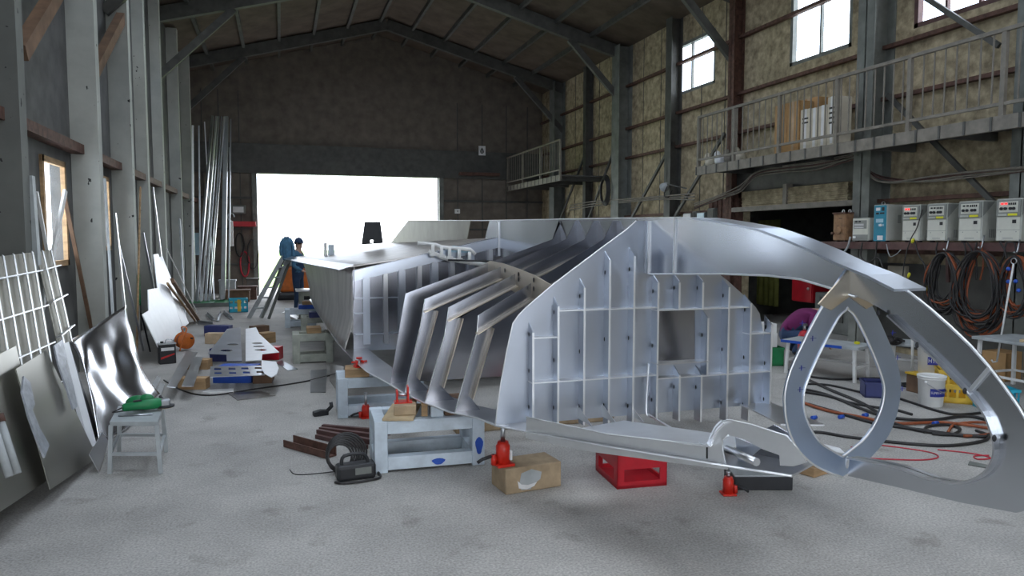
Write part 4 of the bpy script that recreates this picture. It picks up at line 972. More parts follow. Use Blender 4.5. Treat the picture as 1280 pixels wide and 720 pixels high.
for x, z, rx, rzz in ((.385, .16, .03, .07), (.06, .06, .05, .025)):
    obj('paint_patch', MB().prism([[(x + rx * math.cos(a) * (1 + .2 * math.sin(3 * a)), -.2635, z + rzz * math.sin(a)) for a in [2 * math.pi * k / 14 for k in range(14)]]], (0, .004, 0)), MT['blue'], s1)
make_stand('pale blue stand behind the nearest one, with a red jack standing inside', (.95, 7.48, 0), .86, .5, .40, -.04, MT['stand'])
make_stand('mossy grey square stand under the curve of the stern side', (.42, 10.85, 0), .56, .45, .42, 0, MT['standg'])
make_stand('grey stand, fourth from the camera along the hull side', (.62, 13.1, 0), .6, .45, .42, 0, MT['standg'])
make_stand('far grey stand under the stern overhang', (.36, 15.2, 0), .6, .45, .36, 0, MT['stand'])
make_stand('farthest grey stand behind the stern, carrying a plank', (.62, 16.6, 0), .5, .5, .62, 0, MT['standg'])
def blk(c, d, rz, m, label, name='timber_block', bev=.006, cat='block'):
    mb = MB().box((0, 0, d[2] / 2), d); o = obj(name, mb, MT[m], bevel=bev); o.location = c; o.rotation_euler = (0, 0, rz); ROOTM[o] = Matrix.Translation(V(c)); return tag(o, label, cat)
def bottle_jack(label, loc, h, rz, s=1.0):
    t = thing('bottle_jack', label, 'jack', loc, rz)
    obj('base', MB().bb((-.058 * s, -.055 * s, 0), (.058 * s, .055 * s, .018 * s)), MT['red'], t, False, .006)
    obj('cylinder', MB().lathe([(.044 * s, .018 * s), (.044 * s, .125 * s), (.036 * s, .135 * s), (.034 * s, .15 * s)], n=18), MT['red'], t)
    obj('pump_barrel', MB().cyl((-.062 * s, 0, .012 * s), (-.062 * s, 0, .075 * s), .018 * s, 12), MT['red'], t)
    obj('pump_lever', MB().tube([(-.06 * s, 0, .07 * s), (-.13 * s, .02, .05 * s), (-.16 * s, .03, .03 * s)], .011 * s, 8), MT['black'], t)
    obj('ram', MB().cyl((0, 0, .15 * s), (0, 0, h - .012), .015 * s, 12), MT['galv'], t); obj('ram_head', MB().cyl((0, 0, h - .014), (0, 0, h), .02 * s, 12), MT['galv'], t)
    obj('data_plate', MB().bb((.028 * s, -.05 * s, .04 * s), (.04 * s, -.03 * s, .1 * s)), MT['label'], t)
    return t
def screw_jack(label, loc, h, rz, s=1.0):
    t = thing('screw_jack', label, 'jack', loc, rz)
    obj('base', MB().bb((-.06 * s, -.05 * s, 0), (.06 * s, .05 * s, .015 * s)), MT['red'], t, False, .005)
    for x in (-1, 1): obj('side_cheek', MB().prism([[(x * .055 * s, -.045 * s, .015 * s), (x * .055 * s, .045 * s, .015 * s), (x * .035 * s, .03 * s, h * .7), (x * .035 * s, -.03 * s, h * .7)]], (-.012 * x * s, 0, 0)), MT['red'], t)
    obj('screw', MB().cyl((0, 0, .015), (0, 0, h - .012), .018 * s, 12), MT['galv'], t); obj('saddle', MB().cyl((0, 0, h - .014), (0, 0, h), .035 * s, 12), MT['red'], t)
    obj('handle', MB().cyl((-.09 * s, 0, h * .55), (.09 * s, 0, h * .55), .009, 8), MT['red'], t)
    return t
# on the nearest stand
blk((.90, 5.66, .401), (.24, .5, .022), -.3, 'ply', 'plywood board on the left end of the nearest pale blue stand', 'plywood_board', cat='board')
blk((.92, 5.62, .424), (.17, .26, .075), -.2, 'concrete_b', 'grey painted timber block under the red jack on the nearest stand')
t = thing('red_bracket', 'red steel bracket clamp on the timber block of the nearest stand', 'bracket', (.90, 5.62, .4995), -.1)
obj('foot_plate', MB().bb((-.07, -.05, 0), (.07, .05, .008)), MT['red'], t); obj('cheek', MB().bb((-.055, -.045, .008), (-.04, .045, .10)), MT['red'], t, False, .004); obj('cheek', MB().bb((.03, -.045, .008), (.045, .045, .13)), MT['red'], t, False, .004); obj('cross_bolt', MB().cyl((-.06, 0, .06), (.06, 0, .06), .012, 8), MT['galv'], t)
blk((1.06, 5.56, .401), (.05, .12, .125), -.2, 'wood', 'upright timber offcut beside the blue edged post')
blk((1.145, 5.52, .401), (.10, .12, .118), -.05, 'stand', 'pale post with a blue edge standing on the nearest stand', 'steel_post', cat='post')
blk((1.30, 5.62, .401), (.19, .3, .11), .0, 'woodd', 'dark timber block at the right end of the nearest stand')
# on the second stand
blk((.72, 7.40, .401), (.24, .26, .085), -.1, 'wood', 'timber block on the second pale blue stand')
screw_jack('red screw jack on the timber block of the second stand', (.74, 7.38, .4865), .10, .2, .9)
bottle_jack('red bottle jack on the floor inside the second stand', (.78, 7.2, 0), .26, .1, .9)
# further stands
for i, (x, y, z, d, m, lb) in enumerate(((.60, 12.95, .421, (.3, .3, .09), 'navy', 'navy block on the fourth stand along the hull'), (.44, 10.85, .421, (.2, .3, .08), 'wood', 'timber block on the mossy grey stand'), (.5, 15.2, .361, (.35, .3, .08), 'blue', 'blue block on the far stand under the overhang'), (.55, 15.2, .442, (.3, .25, .07), 'wood', 'timber block topmost on the blue block under the stern'))):
    blk((x, y, z), d, 0, m, lb)
solo('stern_plank', MB().bb((.3, 16.3, .622), (1.2, 16.9, .66)), MT['edge'], 'pale plank on the farthest stand behind the stern', 'plank', bevel=.006)
A = onZ(640, 540); solo('floor_timber', MB().bb((1.5, 6.35, 0), (3.1, 6.5, .13)), MT['concrete_b'], 'long timber lying on the floor in the shade under the hull', 'timber', bevel=.01)
# jack on timber baulk
bp0 = onZ(628, 614)
blk((1.67, 4.86, 0), (.44, .26, .185), .12, 'concrete_b', 'weathered timber baulk with a patch of white paint, under the tall red jack', 'timber_baulk', .008, 'block')
pp = MB().prism([[(x, -.1315, z) for x, z in ((-.12, .05), (-.1, .02), (-.03, .015), (.0, .05), (.05, .08), (.06, .13), (-.02, .16), (-.1, .14))]], (0, .003, 0)); po = obj('paint_patch', pp, MT['steell'], bpy.data.objects['timber_baulk'])
pp = MB().prism([[(x, -.133, z) for x, z in ((-.13, .09), (-.12, .035), (-.06, .02), (0, .035), (.02, .06), (-.05, .05), (-.1, .06))]], (0, .002, 0)); obj('white_paint', pp, MT['label'], bpy.data.objects['timber_baulk'])
bottle_jack('tall red bottle jack on the weathered timber baulk under the hull edge', (1.475, 4.80, .1855), .325, .15, 1.15)
# beer crate
cr_ = crate('bottle_crate', 'red plastic bottle crate upside down on the floor under the bow', 'crate', (2.47, 4.78, 0), .385, .45, .30, MT['redp'], -.08, 1)
# bow supports
P0, P1 = onZ(918, 613), onZ(991, 613); u = (P1 - P0).normalized(); w = V((-u.y, u.x, 0)); cB = (P0 + P1) / 2 + w * .13; LB = (P1 - P0).length; rB = math.atan2(u.y, u.x)
sb = thing('black_block', 'black block with a pale grey top on the floor under the bow', 'block', cB, rB)
obj('block_body', MB().bb((-LB / 2, -.13, 0), (LB / 2, .13, .098)), MT['black'], sb, False, .006); obj('top_slab', MB().bb((-LB / 2, -.13, .098), (LB / 2, .13, .11)), MT['steell'], sb, False, .003)
bottle_jack('small red bottle jack on the floor left of the black block', onZ(910, 618), .165, 2.9, .85)
P0 = onZ(1005, 588); blk((P0.x, P0.y, 0), (.2, .3, .07), .3, 'wood', 'bare timber block on the floor right of the black block')
# ------------------------------------------------------------------ right side floor
def bucket(label, p, rz, txt, s=1.0, z=0):
    t = thing('paint_pail', label, 'bucket', (p[0], p[1], z), rz)
    obj('pail', MB().lathe([(.118 * s, 0), (.122 * s, .005), (.138 * s, .30 * s), (.146 * s, .305 * s), (.146 * s, .33 * s), (.138 * s, .33 * s)], n=24), MT['white'], t)
    obj('lid', MB().lathe([(.149 * s, .325 * s), (.151 * s, .345 * s), (.13 * s, .35 * s), (.125 * s, .342 * s), (0, .342 * s)], n=24), MT['white'], t)
    for z0, z1 in ((.045, .075), (.235, .25)): obj('ink_band', MB().lathe([((.1185 + .0533 * z0) * s + .003, z0 * s), ((.1185 + .0533 * z1) * s + .003, z1 * s)], n=24), MT['ink'], t)
    a0 = -math.pi / 2 - .5
    rr = .1345 * s
    P = [[V((rr * math.cos(a), rr * math.sin(a), z * s)) for a in [a0 - .75 + 1.5 * k / 10 for k in range(11)]] for z in (.12, .21)]
    obj('label_panel', MB().grid(P, True), MT['ink'], t)
    c = bpy.data.curves.new('lettering', 'FONT'); c.body = txt; c.size = .072 * s; c.align_x = 'CENTER'; c.align_y = 'CENTER'
    o = bpy.data.objects.new('lettering', c); C.objects.link(o)
    dg = bpy.context.evaluated_depsgraph_get(); me = bpy.data.meshes.new_from_object(o.evaluated_get(dg)); bpy.data.objects.remove(o)
    bm = bmesh.new(); bm.from_mesh(me); bmesh.ops.triangulate(bm, faces=bm.faces)
    sc = min(1, .185 * s / max(.001, max(v.co.x for v in bm.verts) - min(v.co.x for v in bm.verts)))
    for v in bm.verts:
        a = a0 + v.co.x * sc / rr; R_ = rr + .003; v.co = V((R_ * math.cos(a), R_ * math.sin(a), .165 * s + v.co.y * sc * 1.3))
    bm.to_mesh(me); bm.free(); me.materials.clear(); me.materials.append(MT['label'])
    o = bpy.data.objects.new('lettering', me); C.objects.link(o); o.parent = t
    for sg in (-1, 1): obj('handle_lug', MB().ball((sg * .145 * s, 0, .28 * s), .016, 8, 6), MT['white'], t)
    obj('bail_handle', MB().tube([(.15 * s * math.cos(a), -.06 * math.sin(a) - .085 * s * math.sin(a), .28 * s - .1 * math.sin(a)) for a in [math.pi * k / 14 for k in range(15)]], .004, 6), MT['galv'], t)
    return t
bucket('white paint pail with blue lettering on the floor beside the yellow crate', (6.63, 5.9), .35, 'SUPER HYDRO', .95)
pb = onX(1168, 468, 7.15)
pb.y += .06; bx_ = thing('equipment_box', 'brown box behind the lettered pail holding the upper pail', 'box', (7.15, pb.y, 0)); obj('box_body', MB().bb((-.17, -.17, 0), (.17, .17, max(.1, pb.z - .02))), MT['woodd'], bx_, False, .01); obj('lid', MB().bb((-.18, -.18, max(.1, pb.z - .02)), (.18, .18, max(.1, pb.z))), MT['yellow'], bx_)
bucket('upper white pail with blue lettering raised behind the lettered pail', (7.15, pb.y), .2, 'HYDRO', 1.0, max(.1, pb.z))
crate('bottle_crate', 'yellow plastic bottle crate right of the white pail', 'crate', (7.06, 5.98, 0), .36, .30, .36, MT['yellow'], -.7, 4)
crate('plastic_basket', 'turquoise basket right of the yellow crate', 'basket', (7.12, 5.55, 0), .30, .30, .24, MT['cyan'], -.4, 4)
bb_ = onZ(1093, 498)
crate('storage_bin', 'dark blue plastic bin on the floor in front of the white tables', 'bin', (bb_.x + .1, bb_.y + .1, 0), .26, .24, .18, MT['navy'], -.55, False)
crate('storage_bin', 'green plastic bin with white sides left of the crouching person', 'bin', (6.55, 8.6, 0), .42, .36, .26, MT['green'], -.3, False)
def table(label, c, L, D, h, rz, mt, ml='white', shelf=False):
    t = thing('work_table', label, 'table', c, rz)
    obj('table_top', MB().bb((-L / 2, -D / 2, h - .035), (L / 2, D / 2, h)), MT[mt], t, False, .005)
    for x in (-1, 1):
        for y in (-1, 1): obj('leg', MB().bar((x * (L / 2 - .05), y * (D / 2 - .05), 0), (x * (L / 2 - .07), y * (D / 2 - .06), h - .035), .035, .035), MT[ml], t)
        obj('side_brace', MB().bar((x * (L / 2 - .055), -D / 2 + .05, .18), (x * (L / 2 - .055), D / 2 - .05, .18), .025, .025), MT[ml], t)
    obj('long_brace', MB().bar((-L / 2 + .05, D / 2 - .055, .18), (L / 2 - .05, D / 2 - .055, .18), .025, .025), MT[ml], t)
    return t
T1 = table('low white table with a blue edge seen through the teardrop frame', (6.75, 7.6, 0), 1.0, .5, .45, -1.15, 'steell')
obj('blue_edge', MB().bb((-.505, -.253, .415), (.3, -.25, .45)), MT['blue'], T1)
table('low white table behind the blue bin, right of the blue edged table', (7.85, 7.15, 0), .8, .5, .45, -.9, 'steell')
TR = table('grey topped white table at the right edge under the cable coils', (8.25, 5.75, 0), .7, 1.5, .62, 0, 'steell')
blk((8.15, 5.85, .621), (.35, .3, .03), .3, 'ply', 'thin board on the right edge table', 'plywood_board', cat='board')
blk((8.15, 5.75, .652), (.2, .14, .035), .5, 'redp', 'flat red box on the thin board of the right edge table', 'small_box', cat='box')
blk((8.75, 6.75, 0), (.36, .3, .36), .1, 'card', 'cardboard box on the floor beneath the right edge table', 'cardboard_box', cat='box')
# red cylinder by the table, items on the tables
t = thing('gas_cylinder', 'small red cylinder standing behind the blue edged table', 'cylinder', (6.98, 8.3, 0)); obj('cylinder_body', MB().lathe([(.08, 0), (.085, .01), (.085, .42), (.06, .48), (.03, .50)], n=18), MT['redp'], t); obj('valve', MB().cyl((0, 0, .5), (0, 0, .57), .02, 8).box((0, 0, .58), (.07, .03, .03)), MT['galv'], t)
p = onX(1036, 427, 6.75)
t = thing('work_lamp', 'white round work lamp on a tilted stand behind the teardrop frame', 'lamp', (7.2, 6.72, 0), -.9)
obj('lamp_head', MB().lathe([(.02, -.06), (.07, -.05), (.085, .05), (.08, .06), (.0, .055)], (0, 0, .92), 18, Matrix.Rotation(1.2, 3, 'X')), MT['white'], t); obj('pole', MB().tube([(0, .0, .86), (.02, .05, .45), (.03, .06, .02)], .016, 8), MT['white'], t); obj('base', MB().cyl((.03, .06, 0), (.03, .06, .02), .14, 18), MT['black'], t)
solo('hose_heap', MB().tube(smooth_path([(7.45 + .22 * math.cos(a) * (1 - .02 * k), 7.25 + .16 * math.sin(a * 1.1), .463 + .012 * (k % 5)) for k, a in enumerate([j * .8 for j in range(30)])], 3), .016, 6), MT['rubber'], 'heap of dark hose on the white table behind the blue bin', 'hose')
t = thing('hand_grinder', 'small white and grey tool on the blue edged table', 'tool', (6.62, 7.72, .451), .5); obj('tool_body', MB().lathe([(.025, -.1), (.04, -.08), (.04, .08), (.02, .1)], (0, 0, .045), 12, Matrix.Rotation(math.pi / 2, 3, 'Y')), MT['white'], t); obj('tool_grip', MB().cyl((.05, 0, .05), (.06, .02, .14), .02, 8), MT['steelg'], t)
blk((6.95, 7.3, .4515), (.05, .05, .03), 0, 'lime', 'tiny yellow block on the blue edged table', 'small_block', .004)
# white boxes and cupboard things by the dark opening
blk((6.5, 8.62, .2605), (.36, .3, .20), -.3, 'white', 'lower white box on the green bin', 'foam_box', cat='box'); blk((6.5, 8.62, .461), (.33, .28, .13), -.2, 'white', 'upper white box, topmost above the green bin', 'foam_box', cat='box')
rb = onX(1003, 360, 9.9)
t = thing('red_cabinet', 'red cabinet hanging in the dark store opening', 'cabinet', rb); obj('cabinet_body', MB().bb(rb + V((0, -.3, -.28)), rb + V((.4, .3, .28))), MT['redp'], t, True, .02); obj('door', MB().bb(rb + V((-.02, -.28, -.26)), rb + V((0, .28, .26))), MT['redp'], t, True); obj('handle', MB().ball(rb + V((-.03, -.2, 0)), .03, 8, 6), MT['galv'], t, True)
cu0, cu1 = onX(935, 345, 10.6), onX(972, 345, 10.6)
rows = []
for k in range(25):
    u = k / 24; y = cu0.y + (cu1.y - cu0.y) * u; x = 10.6 + .05 * math.sin(k * 1.6); rows.append([V((x, y, .25)), V((x, y, 1.2)), V((x, y, 2.2))])
solo('olive_curtain', MB().grid(rows, True, (.01, 0, 0)), MT['curtain'], 'olive yellow curtain hanging inside the dark opening', 'curtain')
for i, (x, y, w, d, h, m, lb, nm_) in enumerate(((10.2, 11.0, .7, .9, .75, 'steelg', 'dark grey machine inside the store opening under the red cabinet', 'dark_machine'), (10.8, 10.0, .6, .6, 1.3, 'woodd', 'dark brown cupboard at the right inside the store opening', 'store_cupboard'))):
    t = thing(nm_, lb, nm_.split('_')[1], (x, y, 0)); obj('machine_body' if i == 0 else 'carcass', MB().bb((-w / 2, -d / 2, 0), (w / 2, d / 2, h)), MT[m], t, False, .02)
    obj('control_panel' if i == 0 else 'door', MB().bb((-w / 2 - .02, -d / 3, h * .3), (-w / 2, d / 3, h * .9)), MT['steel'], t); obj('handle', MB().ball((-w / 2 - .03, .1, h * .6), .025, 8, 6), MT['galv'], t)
# ------------------------------------------------------------------ welding machines on their shelf
SX = 8.62; SZ = 1.735
sh = thing('welder_shelf', 'brown steel shelf beam carrying the row of welding machines', 'shelf', (SX, 8, SZ - .11))
obj('front_beam', MB().bb((SX - .04, 3.6, SZ - .11), (SX, 9.85, SZ)), MT['rbrown'], sh, True); obj('shelf_plate', MB().bb((SX, 3.6, SZ - .02), (XR - .32, 9.85, SZ)), MT['rbrown'], sh, True)
for y in (4.4, 5.8, 7.6, 9.7): obj('bracket', MB().bar((XR - .43, y, SZ - .06), (SX + .02, y, SZ - .06), .05, .05).bar((XR - .43, y, SZ - .55), (SX + .1, y, SZ - .04), .04, .04), MT['rbrown'], sh, True)
def ypx(x): return onX(x, 302, SX).y
def welder(label, x0, x1, h, kind):
    ya, yb = ypx(x1), ypx(x0); w = yb - ya; d = .46 if kind != 'small' else .3
    t = thing('welding_machine', label, 'welder', (SX + .0, (ya + yb) / 2, SZ))
    f = lambda u0, u1, z0, z1, x=-.006, th=.006: MB().bb((x, (.5 - u1) * w, z0 * h), (x + th, (.5 - u0) * w, z1 * h))     # u runs left to right as seen from the hall
    body = {'grey': 'wgrey', 'blue': 'wgrey', 'brown': 'wbrown', 'small': 'wgrey'}[kind]
    obj('cabinet', MB().bb((0, -w / 2, .02), (d, w / 2, h)), MT[body], t, False, .01)
    for y in (-w / 2 + .03, w / 2 - .06): obj('foot', MB().bb((.03, y, 0), (.09, y + .03, .02)), MT['black'], t)
    if kind == 'grey':
        obj('front_panel', f(.06, .94, .05, .58), MT['wfront'], t, False, .003); hd = obj('control_panel', f(.03, .97, .60, .97, -.02, .02), MT['wtop'], t, False, .004)
        obj('panel_face', f(.14, .88, .69, .93, -.024), MT['wfront'], hd)
        for u in (.22, .37): obj('display', f(u, u + .10, .86, .90, -.027), MT['led'] if 'red display' in label else MT['inkk'], hd)
        for u in (.52, .60, .68, .76): obj('button', f(u, u + .05, .85, .90, -.028), MT['inkk'], hd)
        for u in (.26, .42, .62, .74): 
            q = V((-.024, (.5 - u) * w, .77 * h)); obj('knob', MB().cyl(q, q + V((-.02, 0, 0)), .018, 12), MT['black'], hd)
        obj('yellow_plate', f(.50, .86, .61, .66, -.024), MT['lime'], hd); obj('badge', f(.12, .46, .61, .66, -.024), MT['wgrey'], hd)
        obj('socket', f(.66, .80, .44, .52, -.012, .012), MT['black'], t); obj('seam', f(.06, .94, .29, .298, -.008, .004), MT['wtop'], t)
        for u in (.2, .8): obj('screw', f(u, u + .03, .24, .26, -.009), MT['wtop'], t)
        obj('name_plate', f(.3, .7, .09, .12, -.008), MT['wgrey'], t)
        mb = None
        for j in range(5): obj('vent_slot', MB().bb((.12 + j * .035, -w / 2 - .003, .12 * h), (.14 + j * .035, -w / 2, .32 * h)), MT['wtop'], t)
        obj('side_recess', MB().prism([[(.0, -w / 2 - .004, .62 * h), (.2, -w / 2 - .004, .97 * h), (0, -w / 2 - .004, .97 * h)]], (0, .004, 0)), MT['wtop'], t)
    elif kind == 'blue':
        obj('front_panel', f(.05, .95, .02, .98), MT['wblue'], t, False, .003)
        for (u0, u1, z0, z1, m) in ((.2, .5, .84, .92, 'label'), (.62, .8, .83, .93, 'black'), (.2, .4, .74, .79, 'inkk'), (.5, .8, .75, .79, 'inkk'), (.22, .75, .52, .62, 'clear'), (.4, .8, .42, .48, 'clear'), (.35, .75, .05, .17, 'label')): obj('instrument' if z0 > .7 else 'plate', f(u0, u1, z0, z1, -.01), MT[m], t)
        obj('dial', MB().cyl((-.006, -.12 * w, .45 * h), (-.03, -.12 * w, .45 * h), .02, 12), MT['white'], t)
        obj('lifting_eye', MB().tube([(.1 + .03 * math.cos(a), w * .2, h + .02 + .03 * math.sin(a)) for a in [2 * math.pi * k / 12 for k in range(12)]], .007, 6, True), MT['galv'], t)
        for j in range(2): obj('vent_slot', MB().bb((.2 + j * .1, -w / 2 - .003, .5 * h), (.26 + j * .1, -w / 2, .72 * h)), MT['wtop'], t)
    elif kind == 'brown':
        obj('front_panel', f(.1, .95, .08, .92), MT['wbrown'], t); obj('slot', f(.5, .75, .82, .84, -.01), MT['inkk'], t)
        q = V((-.006, -.02, .40 * h)); obj('hand_wheel', MB().lathe([(.0, .02), (.05, .02), (.06, .0), (.05, -.01)], q + V((-.02, 0, 0)), 16, Matrix.Rotation(math.pi / 2, 3, 'Y')), MT['wbrown'], t)
        obj('top_lip', MB().bb((-.02, -w / 2 - .01, h), (d, w / 2 + .01, h + .02)), MT['rust'], t)
        for y in (-.06, .08): obj('lifting_eye', MB().tube([(.15, y + .025 * math.cos(a), h + .04 + .03 * math.sin(a)) for a in [2 * math.pi * k / 12 for k in range(12)]], .007, 6, True), MT['galv'], t)
        obj('terminal', MB().cyl((-.05, w * .42, .3 * h), (0, w * .42, .3 * h), .02, 8), MT['rust'], t)
    else:
        obj('front_panel', f(.06, .94, .05, .95), MT['wfront'], t); obj('control_panel', f(.1, .86, .55, .9, -.01), MT['wtop'], t); obj('lower_panel', f(.06, .94, .05, .3, -.01), MT['wtop'], t)
        for u in (.2, .4): obj('meter', f(u, u + .12, .82, .88, -.014), MT['inkk'], t)
        for z in (.58, .66, .72): obj('legend_strip', f(.15, .7, z, z + .03, -.014), MT['label'], t)
        obj('socket', f(.1, .26, .14, .24, -.02, .02), MT['label'], t)
welder('rusty brown old welding machine at the left end of the shelf', 1041, 1056, .45, 'brown')
welder('small grey welding machine with a dark panel, second from the left on the shelf', 1065, 1086, .37, 'small')
welder('white welding machine with a teal blue front on the shelf', 1091, 1108, .56, 'blue')
welder('grey welding machine with red displays right of the teal fronted one', 1127, 1149, .535, 'grey')
welder('grey welding machine with dark displays, left neighbour of the widest gap', 1158, 1183, .535, 'grey')
welder('grey welding machine with dark displays, second from the right', 1197, 1227, .545, 'grey')
welder('grey welding machine with red displays at the right edge of the picture', 1244, 1276, .55, 'grey')
# cable from welder front, drooping cables under the shelf
def droop(x, y0, pts, r, m, label, X=SX - .07, cat='cable', name='hanging_cable'):
    return solo(name, MB().tube(smooth_path([onX(*p, X) for p in pts], 5), r, 6), MT[m], label, cat)
droop(0, 0, [(1153, 262), (1146, 285), (1138, 300), (1131, 325), (1127, 360), (1124, 400)], .008, 'rubber', 'thin black cable running down across the red display welder')
droop(0, 0, [(1143, 300), (1148, 318), (1157, 335), (1158, 360), (1155, 385), (1152, 420)], .010, 'rubber', 'dark cable hanging under the red display welder')
droop(0, 0, [(1063, 296), (1060, 308), (1055, 316), (1052, 328), (1060, 334)], .016, 'steell', 'short pale cable below the small grey welder')
droop(0, 0, [(1108, 305), (1112, 320), (1120, 318), (1126, 312)], .006, 'steell', 'bent pale wire under the teal fronted welder')
droop(0, 0, [(1096, 302), (1094, 330), (1096, 352), (1102, 380)], .012, 'rubber', 'black cable hanging below the teal fronted welder')
droop(0, 0, [(1078, 303), (1076, 320), (1086, 328), (1098, 322), (1104, 340), (1100, 360)], .012, 'rubber', 'looped black cable left of the hanging coils')
for i, x in enumerate((1172, 1205, 1209, 1221, 1226, 1250, 1258, 1268)):
    droop(0, 0, [(x, 303), (x - 2 + 4 * (i % 3), 315), (x + 3 - 3 * (i % 2), 332), (x - 1, 350)], .011, 'orange' if i in (4,) else 'rubber', ['short black lead at the first hanging coil', 'left of two black leads above the large coil', 'right of two black leads above the large coil', 'black lead beside the orange lead', 'orange lead above the large coil', 'black lead left of the right edge coil', 'black lead over the right edge coil', 'rightmost black lead under the shelf'][i])
for i, (x, y) in enumerate(((1142, 298), (1137, 341), (1164, 347))):
    a = onX(x, y, SX - .09); b = onX(x - (5 if i == 2 else 2), y + (16 if i == 2 else 6), SX - .09)
    solo('yellow_plug', MB().tube([a, a.lerp(b, .3), a.lerp(b, .7), b], [.012, .022, .02, .012], 8), MT['lime'], ['small yellow plug under the red display welder', 'yellow plug on the drooping cable below the shelf', 'long yellow connector hanging left of the first coil'][i], 'plug')
# hung coils
def coil(label, px, rx, ry, turns, X, seed, orange=.25, blue=False):
    rnd = random.Random(seed); c = onX(*px, X); s = ((c - EYE).dot(FW)) / FPX
    t = thing('cable_coil', label, 'cable coil', c + V((.02, 0, ry * s)))
    hookp = c + V((.0, 0, ry * s))
    obj('hook', MB().tube([hookp + V((.0, 0, .18)), hookp + V((-.03, 0, .05)), hookp + V((-.05, 0, .0)), hookp + V((-.09, 0, .03))], .01, 6), MT['galv'], t, True)
    def loop(k, m):
        f = rnd.uniform(.62, 1.0); g = rnd.uniform(.75, 1.06); dx = rnd.uniform(-.05, .05); ph = rnd.uniform(-.12, .12); P = []
        for j in range(22):
            a = 2 * math.pi * j / 22
            yy = math.sin(a) * rx * s * f * (1 - .25 * math.cos(a)) * 1.25
            zz = math.cos(a) * ry * s * g
            top_ = hookp.z - (.02 + .05 * f * 0)
            z = top_ - ry * s * g + zz
            P.append(V((X - .05 + dx + .02 * math.sin(3 * a + k), c.y + yy + ph * (1 - math.cos(a)) * rx * s, z)))
        obj('cable_loop', MB().tube(P, rnd.uniform(.010, .015), 6, True), m, t, True)
    for k in range(turns): loop(k, MT['orange'] if rnd.random() < orange else MT['rubber'])
    if blue:
        for k in range(4): obj('tape_band', MB().ball(V((X - .11, c.y + rnd.uniform(-.6, .6) * rx * s, c.z + rnd.uniform(-.5, .6) * ry * s)), (.02, .03, .025), 8, 6), MT['blue'], t, True)
    return t
coil('hanging coil of black and orange cable below the third grey welder', (1184, 352), 20, 38, 16, SX - .04, 3)
coil('largest hanging coil of black and orange cable below the second right welder', (1227, 364), 26, 52, 24, SX - .06, 5)
coil('hanging coil of orange and black cable with blue tape at the right edge', (1272, 358), 18, 40, 12, SX - .05, 9, .6, True)
A, B = onX(1267, 330, SX - .25), onX(1246, 452, SX - .3)
t = thing('hook_stick', 'long white stick with a ring hanging before the right edge coil', 'stick', B); obj('shaft', MB().cyl(A, B, .011, 8), MT['white'], t, True); obj('ring', MB().tube([A + V((0, .035 * math.cos(a), .035 + .035 * math.sin(a))) for a in [2 * math.pi * k / 14 for k in range(14)]], .006, 6, True), MT['galv'], t, True)
obj('end_bend', MB().tube([B, B + V((0, .05, -.015)), B + V((0, .07, .01))], .010, 6), MT['white'], t, True)
pnl = onX(1118, 345, XR - .08)
t = thing('junction_box', 'pale yellow box on the dark wall under the shelf', 'box', pnl); obj('box_body', MB().bb(pnl + V((-.02, -.22, -.16)), pnl + V((.06, .12, .16))), MT['cardw'], t, True, .01); obj('cover', MB().bb(pnl + V((-.03, -.2, -.14)), pnl + V((-.02, .1, .14))), MT['cardw'], t, True)
# cables on the upper right wall
rnd = random.Random(4)
for i in range(6):
    X = XR - .30 - .015 * i
    pts = [(868, 262 - i * 1.2), (900, 250 - i), (925, 240 - i * 1.5), (945, 222 - i * 1.5), (980, 216 - i * 1.8), (1020, 213 - i * 2), (1060, 200 - i * 1.2), (1072, 199 - i), (1090, 215 + i * 1.5), (1115, 224 + i * 1.0), (1160, 227 - i * 1.3), (1215, 222 - i * 1.8), (1290, 214 - i * 1.5)]
    pts = [(x, y + rnd.uniform(-1.6, 1.6)) for x, y in pts]
    droop(0, 0, pts, .013, 'rail' if i % 3 else 'rbrown', ['lowest', 'second lowest', 'third lowest', 'third highest', 'second highest', 'highest'][i] + ' of the brown cables running along the right wall under the catwalk', X, 'cable', 'wall_cable')
for i in range(3):
    droop(0, 0, [(712, 263 - i * 3), (740, 258 - i * 3), (780, 253 - i * 2), (830, 249 - i * 2), (868, 250 - i * 4)], .018, 'rail', ('lower', 'middle', 'upper')[i] + ' pipe running along the far right wall behind the keel', XR - .36 - .02 * i, 'pipe', 'wall_pipe')
# coil and lamp on far columns, control boxes
p = onX(757, 238, XR - .45)
t = thing('wall_hose', 'dark hose coil hung on the far right wall', 'hose', p)
for k in range(4): obj('hose_loop', MB().tube([p + V((-.02 * k, (.28 - .02 * k) * math.cos(a), (.42 - .03 * k) * math.sin(a))) for a in [2 * math.pi * j / 18 for j in range(18)]], .025, 6, True), MT['rubber'], t, True)
p = onX(834, 230, XR - .42)
t = thing('flood_lamp', 'pale flood lamp clamped to a column on the right wall', 'lamp', p); obj('lamp_head', MB().lathe([(.03, 0), (.06, .03), (.11, .16), (.115, .18)], p, 16, Matrix.Rotation(-2.0, 3, 'X')), MT['steell'], t, True); obj('arm', MB().bar(p, p + V((.35, -.3, -.12)), .03, .03), MT['steel'], t, True); obj('lamp_cable', MB().tube(smooth_path([p + V((0, 0, -.05)), p + V((-.02, .1, -.25)), p + V((0, -.05, -.32)), p + V((.05, -.15, -.15))], 5), .012, 6), MT['rubber'], t, True)
